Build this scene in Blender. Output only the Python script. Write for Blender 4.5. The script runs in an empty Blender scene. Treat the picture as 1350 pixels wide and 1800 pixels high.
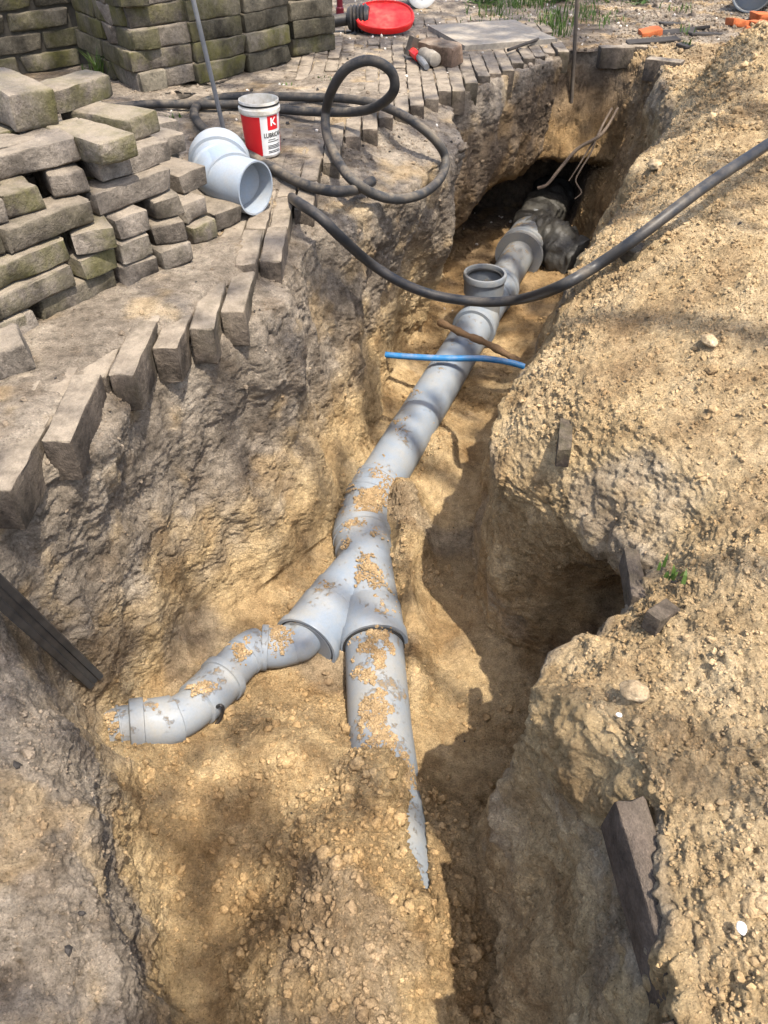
import bpy, math, random
import numpy as np
from mathutils import Vector, Matrix
random.seed(7)
rng = np.random.default_rng(11)
S = bpy.context.scene
COL = S.collection

# ------------------------------------------------------------------ camera, sky, sun, exposure
PITCH = math.radians(42.4)          # looking down into the trench
HCAM = 0.66                         # eye height above the paving (the photographer stands in the trench)
SP, CP = math.sin(PITCH), math.cos(PITCH)
cam_d = bpy.data.cameras.new('camera')
cam_d.sensor_fit = 'VERTICAL'
cam_d.angle = 2 * math.atan(900 / 1352)
cam_d.clip_start, cam_d.clip_end = 0.02, 300
cam = bpy.data.objects.new('camera', cam_d)
cam.location = (0, 0, HCAM)
cam.rotation_euler = (math.pi / 2 - PITCH, 0, 0)
COL.objects.link(cam)
S.camera = cam

SUN_EL, SUN_AZ = math.radians(68), math.radians(142)   # azimuth clockwise from +Y: from the right, slightly behind the camera
W = bpy.data.worlds.new('World')
S.world = W
W.use_nodes = True
wn = W.node_tree.nodes
bg = wn['Background']
sky = wn.new('ShaderNodeTexSky')
sky.sky_type = 'NISHITA'
sky.sun_disc = False
sky.sun_elevation = SUN_EL
sky.sun_rotation = SUN_AZ
sky.dust_density = 4.0
W.node_tree.links.new(sky.outputs[0], bg.inputs[0])
bg.inputs[1].default_value = 0.15
sd = bpy.data.lights.new('sun', 'SUN')
sd.energy = 3.0
sd.angle = math.radians(0.55)
sd.color = (1.0, 0.93, 0.82)
sun = bpy.data.objects.new('sun', sd)
SUN_DIR = Vector((math.sin(SUN_AZ) * math.cos(SUN_EL), math.cos(SUN_AZ) * math.cos(SUN_EL), math.sin(SUN_EL)))
sun.rotation_euler = (-SUN_DIR).to_track_quat('-Z', 'Y').to_euler()
sun.location = SUN_DIR * 20
COL.objects.link(sun)
S.view_settings.view_transform = 'Standard'
S.view_settings.look = 'None'
S.view_settings.gamma = 1
S.view_settings.use_curve_mapping = False
S.view_settings.exposure = 1.45
S.cycles.max_bounces = 8
S.cycles.diffuse_bounces = 6


def at(u, v, z):
    """World point at height z that the photograph shows at pixel (u, v)."""
    t = (v - 900) / 1352
    Z = (HCAM - z) / (SP + t * CP)
    return Vector(((u - 675) / 1352 * Z, Z * (CP - t * SP), z))


# ------------------------------------------------------------------ helpers
def tag(o, label=None, cat=None, group=None, kind=None):
    if label: o['label'] = label
    if cat: o['category'] = cat
    if group: o['group'] = group
    if kind: o['kind'] = kind
    return o


def obj(name, mesh, mat=None, parent=None):
    o = bpy.data.objects.new(name, mesh)
    COL.objects.link(o)
    if mat is not None:
        mesh.materials.clear()
        for m in (mat if isinstance(mat, (list, tuple)) else [mat]):
            mesh.materials.append(m)
    if parent is not None:
        o.parent = parent
    return o


def thing(name, label, cat, loc=(0, 0, 0), rot=(0, 0, 0), group=None, kind=None):
    o = bpy.data.objects.new(name, None)
    o.empty_display_size = 0.05
    COL.objects.link(o)
    o.location = loc
    o.rotation_euler = rot
    return tag(o, label, cat, group, kind)


def np_mesh(name, V, F, smooth=True):
    """Mesh from an (n,3) array and an (m,3) or (m,4) array of faces."""
    V = np.asarray(V, dtype=np.float32); F = np.asarray(F, dtype=np.int32)
    me = bpy.data.meshes.new(name)
    k = F.shape[1]
    me.vertices.add(len(V)); me.vertices.foreach_set('co', V.ravel())
    me.loops.add(F.size); me.loops.foreach_set('vertex_index', F.ravel())
    me.polygons.add(len(F))
    me.polygons.foreach_set('loop_start', np.arange(0, F.size, k, dtype=np.int32))
    me.polygons.foreach_set('use_smooth', np.full(len(F), smooth))
    me.update(calc_edges=True)
    return me


class MB:
    """Collects faces for one mesh."""
    def __init__(s): s.v, s.f = [], []
    def add(s, vs, fs):
        n = len(s.v); s.v += [tuple(v) for v in vs]; s.f += [tuple(i + n for i in f) for f in fs]
    def mesh(s, name, smooth=True):
        me = bpy.data.meshes.new(name); me.from_pydata(s.v, [], s.f); me.update()
        me.polygons.foreach_set('use_smooth', [smooth] * len(me.polygons))
        return me
    def box(s, c, h, R=None):
        R = R or Matrix.Identity(3); c = Vector(c)
        vs = [c + R @ Vector((x * h[0], y * h[1], z * h[2])) for x in (-1, 1) for y in (-1, 1) for z in (-1, 1)]
        s.add(vs, [(0, 1, 3, 2), (4, 6, 7, 5), (0, 4, 5, 1), (2, 3, 7, 6), (0, 2, 6, 4), (1, 5, 7, 3)])
    def tube(s, pts, rad, n=24, caps=True, up=None):
        """Sweep of circles along pts with a radius for each point (two points may share a place: a step)."""
        pts = [Vector(p) for p in pts]
        if not isinstance(rad, (list, tuple)): rad = [rad] * len(pts)
        N = T0 = None; rings = []
        for i, p in enumerate(pts):
            a = next((pts[j] for j in range(i - 1, -1, -1) if (pts[j] - p).length > 1e-6), None)
            b = next((pts[j] for j in range(i + 1, len(pts)) if (pts[j] - p).length > 1e-6), None)
            if a is None: T = (b - p).normalized()
            elif b is None: T = (p - a).normalized()
            else:
                T = (b - p).normalized() + (p - a).normalized()
                T = T.normalized() if T.length > .2 else (p - a).normalized()
            if T0 is not None and T.dot(T0) < 0: T = -T      # the sweep turns back inside an open end
            T0 = T
            if N is None:
                N = (up or (Vector((0, 0, 1)) if abs(T.z) < .9 else Vector((1, 0, 0))))
            N = (N - T * N.dot(T)).normalized()
            B = T.cross(N)
            rings.append([p + (N * math.cos(2 * math.pi * k / n) + B * math.sin(2 * math.pi * k / n)) * rad[i] for k in range(n)])
        vs = [q for r in rings for q in r]; fs = []
        for i in range(len(rings) - 1):
            for k in range(n):
                fs.append((i * n + k, i * n + (k + 1) % n, (i + 1) * n + (k + 1) % n, (i + 1) * n + k))
        if caps:
            fs.append(tuple(range(n - 1, -1, -1))); m = (len(rings) - 1) * n
            fs.append(tuple(m + k for k in range(n)))
        s.add(vs, fs)


def catmull(pts, sub=8):
    pts = [Vector(p) for p in pts]
    P = [2 * pts[0] - pts[1]] + pts + [2 * pts[-1] - pts[-2]]
    out = []
    for i in range(1, len(P) - 2):
        for k in range(sub):
            t = k / sub
            out.append(.5 * ((2 * P[i]) + (P[i + 1] - P[i - 1]) * t + (2 * P[i - 1] - 5 * P[i] + 4 * P[i + 1] - P[i + 2]) * t * t
                       + (3 * P[i] - P[i - 1] - 3 * P[i + 1] + P[i + 2]) * t ** 3))
    out.append(pts[-1])
    return out


def auto_smooth(o, ang=35):
    me = o.data
    me.set_sharp_from_angle(angle=math.radians(ang))


# --- numpy noise
_perm = np.random.default_rng(3).permutation(256).astype(np.int32)
_perm = np.concatenate([_perm, _perm, _perm])
_g = np.random.default_rng(4).normal(size=(256, 3)).astype(np.float32)
_g /= np.linalg.norm(_g, axis=1)[:, None]


def perlin(P, seed=0):
    P = P.astype(np.float32) + np.float32(seed * 17.31)
    I = np.floor(P).astype(np.int32); f = P - I
    w = f * f * f * (f * (f * 6 - 15) + 10)
    I &= 255
    r = 0
    for dx in (0, 1):
        wx = w[:, 0] if dx else 1 - w[:, 0]
        a = _perm[I[:, 0] + dx]
        for dy in (0, 1):
            wy = w[:, 1] if dy else 1 - w[:, 1]
            b = _perm[a + I[:, 1] + dy]
            for dz in (0, 1):
                wz = w[:, 2] if dz else 1 - w[:, 2]
                g = _g[_perm[b + I[:, 2] + dz] & 255]
                r = r + wx * wy * wz * (g[:, 0] * (f[:, 0] - dx) + g[:, 1] * (f[:, 1] - dy) + g[:, 2] * (f[:, 2] - dz))
    return r * 1.6


def fbm(P, scale, octs, seed=0, gain=.5):
    r = 0; a = 1.0
    for o in range(octs):
        r = r + a * perlin(P * (scale * 2 ** o), seed + o)
        a *= gain
    return r


_h = np.random.default_rng(5).random((256, 3)).astype(np.float32)


def worley(P, seed=0):
    """Distance to the nearest jittered cell point, in cells (the eight nearest cells)."""
    P = P.astype(np.float32) + np.float32(seed * 7.77)
    base = np.floor(P - .5).astype(np.int32)
    d = np.full(len(P), 9, np.float32); idv = np.zeros(len(P), np.float32)
    for dx in (0, 1):
        for dy in (0, 1):
            for dz in (0, 1):
                c = base + np.array([dx, dy, dz], np.int32)
                h = _perm[_perm[_perm[c[:, 0] & 255] + (c[:, 1] & 255)] + (c[:, 2] & 255)]
                q = c + .5 + (_h[h] - .5) * .8 - P
                dd = np.einsum('ij,ij->i', q, q)
                m = dd < d
                d[m] = dd[m]; idv[m] = _h[h[m], 0]
    return np.sqrt(d), idv


def sstep(x, a, b):
    t = np.clip((x - a) / (b - a), 0, 1)
    return t * t * (3 - 2 * t)


# ------------------------------------------------------------------ materials
class NT:
    def __init__(s, name):
        s.m = bpy.data.materials.new(name); s.m.use_nodes = True
        s.t = s.m.node_tree; s.n = s.t.nodes
        s.b = s.n['Principled BSDF']
        s.b.inputs['Specular IOR Level'].default_value = .3
    def new(s, typ, **kw):
        n = s.n.new(typ)
        for k, v in kw.items():
            if k in n.inputs.keys() if not k.startswith('_') else False: n.inputs[k].default_value = v
            else: setattr(n, k.lstrip('_'), v)
        return n
    def link(s, a, b): s.t.links.new(a, b)
    def coord(s, kind='Object'):
        return s.n.new('ShaderNodeTexCoord').outputs[kind]
    def noise(s, vec, scale, detail=4, rough=.55, dist=0.0):
        n = s.n.new('ShaderNodeTexNoise')
        n.inputs['Scale'].default_value = scale; n.inputs['Detail'].default_value = detail
        n.inputs['Roughness'].default_value = rough; n.inputs['Distortion'].default_value = dist
        s.link(vec, n.inputs['Vector']); return n.outputs['Fac']
    def voro(s, vec, scale, feat='F1'):
        n = s.n.new('ShaderNodeTexVoronoi'); n.feature = feat
        n.inputs['Scale'].default_value = scale; s.link(vec, n.inputs['Vector']); return n
    def ramp(s, fac, stops):
        n = s.n.new('ShaderNodeValToRGB'); e = n.color_ramp.elements
        while len(e) < len(stops): e.new(.5)
        for i, (p, c) in enumerate(stops):
            e[i].position = p
            e[i].color = (*c, 1) if isinstance(c, (tuple, list)) else (c, c, c, 1)
        s.link(fac, n.inputs[0]); return n.outputs[0]
    def mix(s, fac, a, b, typ='MIX'):
        n = s.n.new('ShaderNodeMix'); n.data_type = 'RGBA'; n.blend_type = typ
        for i, x in ((0, fac), (6, a), (7, b)):
            if isinstance(x, (int, float)): n.inputs[i].default_value = x if i == 0 else (x, x, x, 1)
            elif isinstance(x, tuple): n.inputs[i].default_value = (*x, 1)
            else: s.link(x, n.inputs[i])
        return n.outputs[2]
    def math(s, op, a, b=0.0, clamp=False):
        n = s.n.new('ShaderNodeMath'); n.operation = op; n.use_clamp = clamp
        for i, x in ((0, a), (1, b)):
            if isinstance(x, (int, float)): n.inputs[i].default_value = x
            else: s.link(x, n.inputs[i])
        return n.outputs[0]
    def attr(s, name):
        n = s.n.new('ShaderNodeAttribute'); n.attribute_name = name; return n.outputs['Fac']
    def rnd(s): return s.n.new('ShaderNodeObjectInfo').outputs['Random']
    def color(s, x):
        if isinstance(x, tuple): s.b.inputs['Base Color'].default_value = (*x, 1)
        else: s.link(x, s.b.inputs['Base Color'])
    def rough(s, x):
        if isinstance(x, (int, float)): s.b.inputs['Roughness'].default_value = x
        else: s.link(x, s.b.inputs['Roughness'])
    def bump(s, h, strength=.5, dist=.002):
        n = s.n.new('ShaderNodeBump'); n.inputs['Strength'].default_value = strength; n.inputs['Distance'].default_value = dist
        s.link(h, n.inputs['Height'])
        if s.b.inputs['Normal'].links: s.link(s.b.inputs['Normal'].links[0].from_socket, n.inputs['Normal'])
        s.link(n.outputs[0], s.b.inputs['Normal'])


def sand_colour(k, vec, soil=None, damp_shade=None):
    """Golden dune sand that turns into grey-brown topsoil where soil is 1."""
    n1 = k.noise(vec, 9, 5, .6); n2 = k.noise(vec, 60, 4, .6); n3 = k.noise(vec, 330, 3, .7)
    gold = k.ramp(n1, [(.28, (.27, .178, .088)), (.5, (.43, .31, .165)), (.72, (.54, .41, .240))])
    gold = k.mix(.75, gold, k.ramp(n2, [(.34, .36), (.5, .52), (.66, .64)]), 'OVERLAY')
    grey = k.ramp(n1, [(.25, (.130, .104, .078)), (.5, (.235, .194, .148)), (.75, (.36, .305, .238))])
    grey = k.mix(.85, grey, k.ramp(n2, [(.34, .30), (.5, .52), (.66, .68)]), 'OVERLAY')
    c = gold
    if soil is not None: c = k.mix(soil, gold, grey)
    if damp_shade is not None: c = k.mix(damp_shade, c, k.mix(1.0, c, (.64, .58, .52), 'MULTIPLY'))  # one darkening for damp and for shade painted into the sand
    grains = k.ramp(n3, [(.30, .12), (.43, .47), (.57, .54), (.70, .86)])
    c = k.mix(.75, c, grains, 'OVERLAY')
    return c


def mat_ground():
    k = NT('sand_and_topsoil')
    v = k.coord('Object')
    c = sand_colour(k, v, k.attr('soil'), k.attr('damp_shade'))
    k.color(c); k.rough(.95)
    k.b.inputs['Specular IOR Level'].default_value = .12
    cr = k.attr('crumb')
    h = k.noise(v, 420, 5, .7)
    k.bump(h, .8, .0042)
    vo = k.voro(v, 190)
    k.bump(k.math('MULTIPLY', k.math('SUBTRACT', 1, vo.outputs['Distance']), k.math('ADD', k.math('MULTIPLY', cr, .7), .4)), .8, .005)
    h2 = k.noise(v, 120, 6, .8)
    k.bump(h2, .9, .0075)
    return k.m


def mat_clod():
    k = NT('sand_clod')
    v = k.coord('Object')
    c = sand_colour(k, v, k.attr('soil'), k.attr('damp_shade'))
    k.color(c); k.rough(.95)
    k.b.inputs['Specular IOR Level'].default_value = .12
    k.bump(k.noise(v, 500, 4, .7), .6, .003)
    return k.m


def mat_brick(name, a, b, moss=.35, dust=.5):
    k = NT(name)
    v = k.coord('Object'); r = k.rnd()
    off = k.n.new('ShaderNodeVectorMath'); off.operation = 'ADD'
    comb = k.n.new('ShaderNodeCombineXYZ')
    k.link(k.math('MULTIPLY', r, 37.0), comb.inputs[0]); k.link(k.math('MULTIPLY', r, 91.0), comb.inputs[1])
    k.link(v, off.inputs[0]); k.link(comb.outputs[0], off.inputs[1]); v = off.outputs[0]
    n1 = k.noise(v, 14, 5, .65); n2 = k.noise(v, 90, 5, .7); n3 = k.noise(v, 420, 3, .6)
    base = k.mix(k.math('ADD', k.math('MULTIPLY', r, 1.1), k.math('SUBTRACT', k.math('MULTIPLY', n1, .4), .2), True), a, b)
    base = k.mix(.55, base, k.ramp(n2, [(.33, .24), (.5, .5), (.67, .72)]), 'OVERLAY')
    base = k.mix(.30, base, k.ramp(n3, [(.36, .2), (.5, .5), (.64, .78)]), 'OVERLAY')
    base = k.mix(.95, base, k.ramp(n1, [(.34, .22), (.5, .52), (.66, .74)]), 'OVERLAY')
    # moss by brick and by patch
    r2 = k.math('FRACT', k.math('MULTIPLY', r, 7.31))
    mm = k.math('MULTIPLY', k.ramp(k.noise(v, 9, 6, .7), [(.42, 0.0), (.62, 1.0)]), k.math('MULTIPLY', k.ramp(r2, [(.25, 0.0), (.8, 1.0)]), moss, True))
    base = k.mix(mm, base, k.mix(n2, (.06, .06, .018), (.15, .135, .045)))
    # dust lies on faces that look up
    geo = k.n.new('ShaderNodeNewGeometry'); sep = k.n.new('ShaderNodeSeparateXYZ'); k.link(geo.outputs['Normal'], sep.inputs[0])
    up = k.math('MULTIPLY', k.ramp(sep.outputs[2], [(.45, 0.0), (.9, 1.0)]), k.ramp(k.noise(v, 22, 5, .7), [(.32, 0.15), (.6, 1.0)]))
    base = k.mix(k.math('MULTIPLY', up, dust), base, k.mix(n3, (.19, .155, .118), (.34, .285, .215)))
    k.color(base); k.rough(.92); k.b.inputs['Specular IOR Level'].default_value = .15
    k.bump(n3, .5, .002); k.bump(n2, .8, .006)
    return k.m


def mat_pvc(name, base, dirt=.35, rough=.32):
    k = NT(name)
    v = k.coord('Object')
    geo = k.n.new('ShaderNodeNewGeometry'); sep = k.n.new('ShaderNodeSeparateXYZ'); k.link(geo.outputs['Normal'], sep.inputs[0])
    up = k.ramp(sep.outputs[2], [(.1, 0.0), (.75, 1.0)])
    d1 = k.noise(v, 16, 7, .72); d2 = k.noise(v, 70, 6, .75)
    film = k.ramp(k.noise(v, 9, 7, .78), [(.38, .05), (.66, 1.0)])
    base_c = k.mix(k.math('MULTIPLY', film, .55), base, (.30, .265, .20))
    sc = k.noise(v, 240, 3, .7)
    base_c = k.mix(.12, base_c, k.ramp(sc, [(.36, .3), (.5, .5), (.66, .68)]), 'OVERLAY')
    s = k.math('ADD', k.math('MULTIPLY', d1, .62), k.math('MULTIPLY', d2, .38))
    th = k.math('ADD', s, k.math('MULTIPLY', up, .06))
    lim = .665 - dirt * .16
    blob = k.ramp(th, [(lim - .03, 0.0), (lim, .45), (lim + .04, 1.0)])
    sandc = k.mix(k.noise(v, 500, 3, .6), (.25, .165, .08), (.42, .30, .16))
    k.color(k.mix(blob, base_c, sandc))
    k.rough(k.math('ADD', k.math('MULTIPLY', k.math('MAXIMUM', blob, k.math('MULTIPLY', film, .8)), .5), rough, True))
    k.bump(k.math('MULTIPLY', blob, k.math('ADD', .5, k.noise(v, 350, 4, .7))), .7, .006)
    return k.m


def mat_simple(name, col, rough=.5, var=.25, scale=40, bump=.2, metal=0.0, dust=0.0, spec=.3, dist=.002):
    k = NT(name); v = k.coord('Object')
    n = k.noise(v, scale, 5, .65)
    c = k.mix(var, col, k.ramp(n, [(.25, .25), (.5, .5), (.75, .75)]), 'OVERLAY')
    if dust:
        geo = k.n.new('ShaderNodeNewGeometry'); sep = k.n.new('ShaderNodeSeparateXYZ'); k.link(geo.outputs['Normal'], sep.inputs[0])
        f = k.math('MULTIPLY', k.ramp(sep.outputs[2], [(-.1, .15), (.9, 1.0)]), k.ramp(k.noise(v, 25, 6, .7), [(.40, 0.0), (.68, dust)]))
        c = k.mix(f, c, (.33, .26, .175)); k.rough(k.math('ADD', rough, k.math('MULTIPLY', f, .5), True))
    else: k.rough(rough)
    k.color(c)
    k.b.inputs['Metallic'].default_value = metal; k.b.inputs['Specular IOR Level'].default_value = spec
    k.bump(n, bump, dist)
    return k.m


M = dict(
    ground=mat_ground(), clod=mat_clod(),
    brick=mat_brick('old_grey_brick', (.088, .074, .060), (.190, .162, .132), .75, .7),
    wallbrick=mat_brick('mossy_brick', (.068, .060, .043), (.145, .126, .094), .95, .4),
    paver=mat_brick('paving_brick', (.070, .056, .044), (.125, .100, .077), .15, 1.0),
    buried=mat_brick('dark_buried_brick', (.055, .042, .034), (.10, .078, .060), .3, .12),
    redbrick=mat_brick('brown_brick', (.135, .09, .062), (.20, .14, .10), .1, .6),
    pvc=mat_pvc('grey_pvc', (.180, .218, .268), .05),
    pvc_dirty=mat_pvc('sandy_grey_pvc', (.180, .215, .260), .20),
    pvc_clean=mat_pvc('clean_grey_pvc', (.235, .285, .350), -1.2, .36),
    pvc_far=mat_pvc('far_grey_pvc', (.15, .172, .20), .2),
    seal=mat_simple('rubber_seal', (.03, .03, .03), .6),
    mud=mat_simple('wet_mud', (.050, .046, .038), .55, .5, 30, .8, dist=.01, spec=.5),
    rubber=mat_simple('black_rubber', (.028, .028, .028), .55, .4, 60, .25, dust=.55),
    rubber_clean=mat_simple('cleaner_black_rubber', (.022, .023, .025), .42, .3, 60, .15, dust=.25),
    steel=mat_simple('dull_steel', (.20, .20, .20), .55, .4, 80, .2, metal=.4),
    rust=mat_simple('rusty_steel', (.10, .08, .06), .8, .5, 60, .4),
    blackbar=mat_simple('black_bar', (.022, .024, .027), .38, .5, 25, .25, dust=.7),
    blue=mat_simple('blue_plastic', (.02, .15, .36), .45, .3, 40, .1, dust=.5),
    root=mat_simple('root_bark', (.17, .105, .055), .85, .6, 90, .7),
    paleroot=mat_simple('pale_root', (.12, .09, .065), .85, .5, 90, .7),
    white=mat_simple('white_plastic', (.72, .72, .69), .45, .15, 20, .1),
    whitedirty=mat_simple('smeared_white', (.62, .58, .50), .5, .9, 45, .3),
    red=mat_simple('red_plastic', (.62, .012, .012), .38, .12, 20, .1, dust=.25),
    redlabel=mat_simple('red_label', (.58, .016, .02), .42, .12, 20, .05, dust=.2),
    redprint=mat_simple('red_print', (.60, .018, .025), .42, .05, 20, .0),
    blackprint=mat_simple('black_print', (.015, .015, .015), .5, .05, 20, .0),
    whiteprint=mat_simple('white_print', (.75, .74, .70), .5, .05, 20, .0),
    black=mat_simple('black_plastic', (.018, .018, .02), .45, .3, 40, .15, dust=.35),
    purple=mat_simple('dark_red_plastic', (.14, .012, .02), .4, .2),
    slab=mat_simple('concrete_slab', (.23, .205, .17), .9, .7, 60, .5, dust=.4),
    mortar=mat_simple('dark_mortar', (.085, .075, .058), .95, .7, 60, .6),
    orange=mat_simple('orange_clay', (.36, .095, .03), .85, .5, 60, .5),
    bark=mat_simple('dark_bark', (.035, .03, .026), .8, .5, 60, .6),
    stone=mat_simple('pale_stone', (.55, .50, .43), .7, .4, 60, .4),
    quartz=mat_simple('white_pebble', (.78, .76, .72), .4, .2, 60, .2),
    trunk=mat_simple('tree_bark', (.09, .07, .05), .9, .6, 30, .8, dist=.02),
)
def mat_leaf(name, a, b):
    k = NT(name); r = k.n.new('ShaderNodeNewGeometry').outputs['Random Per Island']
    k.color(k.mix(r, a, b)); k.rough(.55)
    k.b.inputs['Transmission Weight'].default_value = 0
    tr = k.n.new('ShaderNodeBsdfTranslucent'); k.link(k.mix(r, a, b), tr.inputs[0])
    ms = k.n.new('ShaderNodeMixShader'); ms.inputs[0].default_value = .3
    out = k.n['Material Output']
    k.link(k.b.outputs[0], ms.inputs[1]); k.link(tr.outputs[0], ms.inputs[2]); k.link(ms.outputs[0], out.inputs[0])
    return k.m
M['grass'] = mat_leaf('grass_blade', (.04, .085, .012), (.10, .155, .035))
M['leaf'] = mat_leaf('tree_leaf', (.035, .075, .015), (.08, .13, .03))

# ------------------------------------------------------------------ the ground: one lofted sheet with the trench dug into it
# rim of the paving along the trench (x, y)
RIM = [(-.62, .66), (-.505, .767), (-.445, .90), (-.42, 1.08), (-.325, 1.227), (-.252, 1.358), (-.197, 1.655), (-.109, 2.244),
       (.042, 2.485), (.27, 2.81), (.60, 3.25)]
# cross sections at stations along y: far bank, bank, rim, bench, wall, foot, floor, floor, foot, wall, rim, bank, heap, far
ST = {
    -1.2: [(-30, 0), (-.95, -.05), (-.34, -.25), (-.25, -.30), (-.24, -.45), (-.22, -.62), (-.12, -.64), (.08, -.62), (.17, -.64), (.20, -.35), (.25, -.06), (.42, .0), (.9, .06), (30, 0)],
    .20: [(-30, 0), (-.95, -.12), (-.34, -.25), (-.262, -.30), (-.255, -.45), (-.235, -.62), (-.13, -.65), (.08, -.62), (.17, -.64), (.20, -.35), (.25, -.05), (.38, .0), (.9, .06), (30, 0)],
    .40: [(-30, 0), (-.9, -.14), (-.42, -.205), (-.347, -.255), (-.347, -.42), (-.325, -.62), (-.22, -.67), (.08, -.655), (.18, -.655), (.21, -.35), (.255, -.05), (.40, .0), (.95, .08), (30, 0)],
    .585: [(-30, 0), (-.9, -.10), (-.50, -.20), (-.42, -.255), (-.415, -.42), (-.38, -.60), (-.22, -.665), (.08, -.67), (.165, -.665), (.135, -.42), (.18, -.17), (.40, -.03), (.95, .10), (30, 0)],
    .66: [(-30, 0), (-.95, -.03), (-.62, -.13), (-.55, -.25), (-.48, -.42), (-.42, -.585), (-.22, -.665), (.08, -.68), (.20, -.68), (.29, -.45), (.325, -.11), (.44, -.02), (.95, .10), (30, 0)],
    .75: [(-30, 0), (-.9, 0), (-.56, -.01), (-.535, -.11), (-.55, -.32), (-.53, -.52), (-.36, -.645), (.08, -.685), (.40, -.70), (.60, -.50), (.385, -.13), (.48, -.01), (1.0, .11), (30, 0)],
    .86: [(-30, 0), (-.9, 0), (-.475, 0), (-.45, -.10), (-.49, -.34), (-.47, -.575), (-.30, -.67), (.08, -.69), (.46, -.70), (.64, -.46), (.345, -.18), (.44, -.02), (1.0, .12), (30, 0)],
    1.0: [(-30, 0), (-.9, 0), (-.455, 0), (-.425, -.10), (-.42, -.35), (-.385, -.60), (-.24, -.665), (.10, -.695), (.36, -.70), (.40, -.46), (.235, -.25), (.37, -.03), (1.05, .13), (30, 0)],
    1.1: [(-30, 0), (-.9, 0), (-.44, 0), (-.41, -.10), (-.38, -.35), (-.33, -.62), (-.2, -.67), (.10, -.695), (.23, -.69), (.205, -.46), (.175, -.24), (.35, -.05), (1.05, .135), (30, 0)],
    1.23: [(-30, 0), (-.9, 0), (-.345, 0), (-.31, -.10), (-.28, -.35), (-.235, -.64), (-.14, -.67), (.10, -.695), (.215, -.69), (.215, -.43), (.225, -.17), (.36, -.045), (1.1, .14), (30, 0)],
    1.4: [(-30, 0), (-.8, 0), (-.26, 0), (-.205, -.10), (-.165, -.36), (-.115, -.66), (-.06, -.69), (.12, -.71), (.23, -.71), (.28, -.40), (.34, -.09), (.48, -.015), (1.15, .14), (30, 0)],
    1.66: [(-30, 0), (-.8, 0), (-.215, 0), (-.15, -.09), (-.105, -.38), (-.055, -.67), (.0, -.70), (.16, -.71), (.275, -.70), (.37, -.36), (.45, -.05), (.62, .04), (1.25, .14), (30, 0)],
    1.9: [(-30, 0), (-.8, 0), (-.18, 0), (-.03, -.10), (-.06, -.38), (-.03, -.67), (.05, -.70), (.24, -.71), (.37, -.69), (.48, -.35), (.58, -.03), (.78, .09), (1.4, .14), (30, 0)],
    2.1: [(-30, 0), (-.8, 0), (-.15, 0), (.07, -.12), (.0, -.40), (.0, -.67), (.09, -.70), (.32, -.71), (.445, -.69), (.57, -.35), (.67, -.01), (.86, .10), (1.5, .13), (30, 0)],
    2.4: [(-30, 0), (-.8, 0), (-.05, 0), (.25, -.12), (.215, -.40), (.12, -.68), (.21, -.71), (.42, -.71), (.58, -.70), (.70, -.35), (.81, .0), (.98, .10), (1.35, .17), (30, 0)],
    2.53: [(-30, 0), (-.8, 0), (.03, 0), (.225, -.10), (.19, -.38), (.10, -.68), (.22, -.71), (.47, -.71), (.64, -.70), (.75, -.35), (.855, .0), (1.01, .06), (1.45, .15), (30, 0)],
    2.7: [(-30, 0), (-.7, 0), (.16, 0), (.215, -.07), (.235, -.38), (.06, -.69), (.24, -.71), (.54, -.71), (.71, -.70), (.80, -.35), (.91, .0), (1.05, .02), (1.5, .12), (30, 0)],
    2.95: [(-30, 0), (-.6, 0), (.36, 0), (.395, -.06), (.42, -.38), (.16, -.70), (.34, -.71), (.64, -.71), (.80, -.70), (.87, -.35), (.96, .0), (1.08, .0), (1.75, .05), (30, 0)],
    3.2: [(-30, 0), (-.5, 0), (.60, 0), (.64, -.06), (.61, -.37), (.30, -.70), (.44, -.71), (.75, -.71), (.86, -.70), (.92, -.35), (1.0, .0), (1.12, .0), (1.9, .01), (30, 0)],
    3.33: [(-30, 0), (-.5, 0), (.62, 0), (.66, -.01), (.68, -.01), (.72, -.01), (.76, -.01), (.82, -.01), (.88, -.01), (.93, -.01), (1.0, 0), (1.12, .01), (1.9, .01), (30, 0)],
    4.2: [(-30, 0), (-.5, 0), (.62, 0), (.66, 0), (.68, 0), (.72, 0), (.76, 0), (.82, 0), (.88, 0), (.93, 0), (1.0, 0), (1.12, 0), (1.9, 0), (30, 0)],
    40.: [(-30, 0), (-.5, 0), (.62, 0), (.66, 0), (.68, 0), (.72, 0), (.76, 0), (.82, 0), (.88, 0), (.93, 0), (1.0, 0), (1.12, 0), (1.9, 0), (30, 0)],
}
SEG = [24, 64, 34, 84, 90, 60, 100, 46, 84, 90, 110, 100, 26]      # columns per segment


def rows_y():
    y = list(np.linspace(-1.2, .08, 16)); v = .08
    while v < 3.45:
        y.append(v)
        st = .0024 + .0015 * v
        if 3.05 < v < 3.36: st = .0024
        v += st
    st = .008
    while v < 40:
        y.append(v); st = st * 1.012 if v < 6.5 else st * 1.2; v += st
    return np.array(y)


YR = rows_y()
ks = np.array(sorted(ST)); KP = np.array([ST[k] for k in ks], dtype=float)      # (stations, 14, 2)
PR = np.stack([np.stack([np.interp(YR, ks, KP[:, i, j]) for j in (0, 1)], -1) for i in range(KP.shape[1])], 1)   # rows, 14, 2


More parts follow.
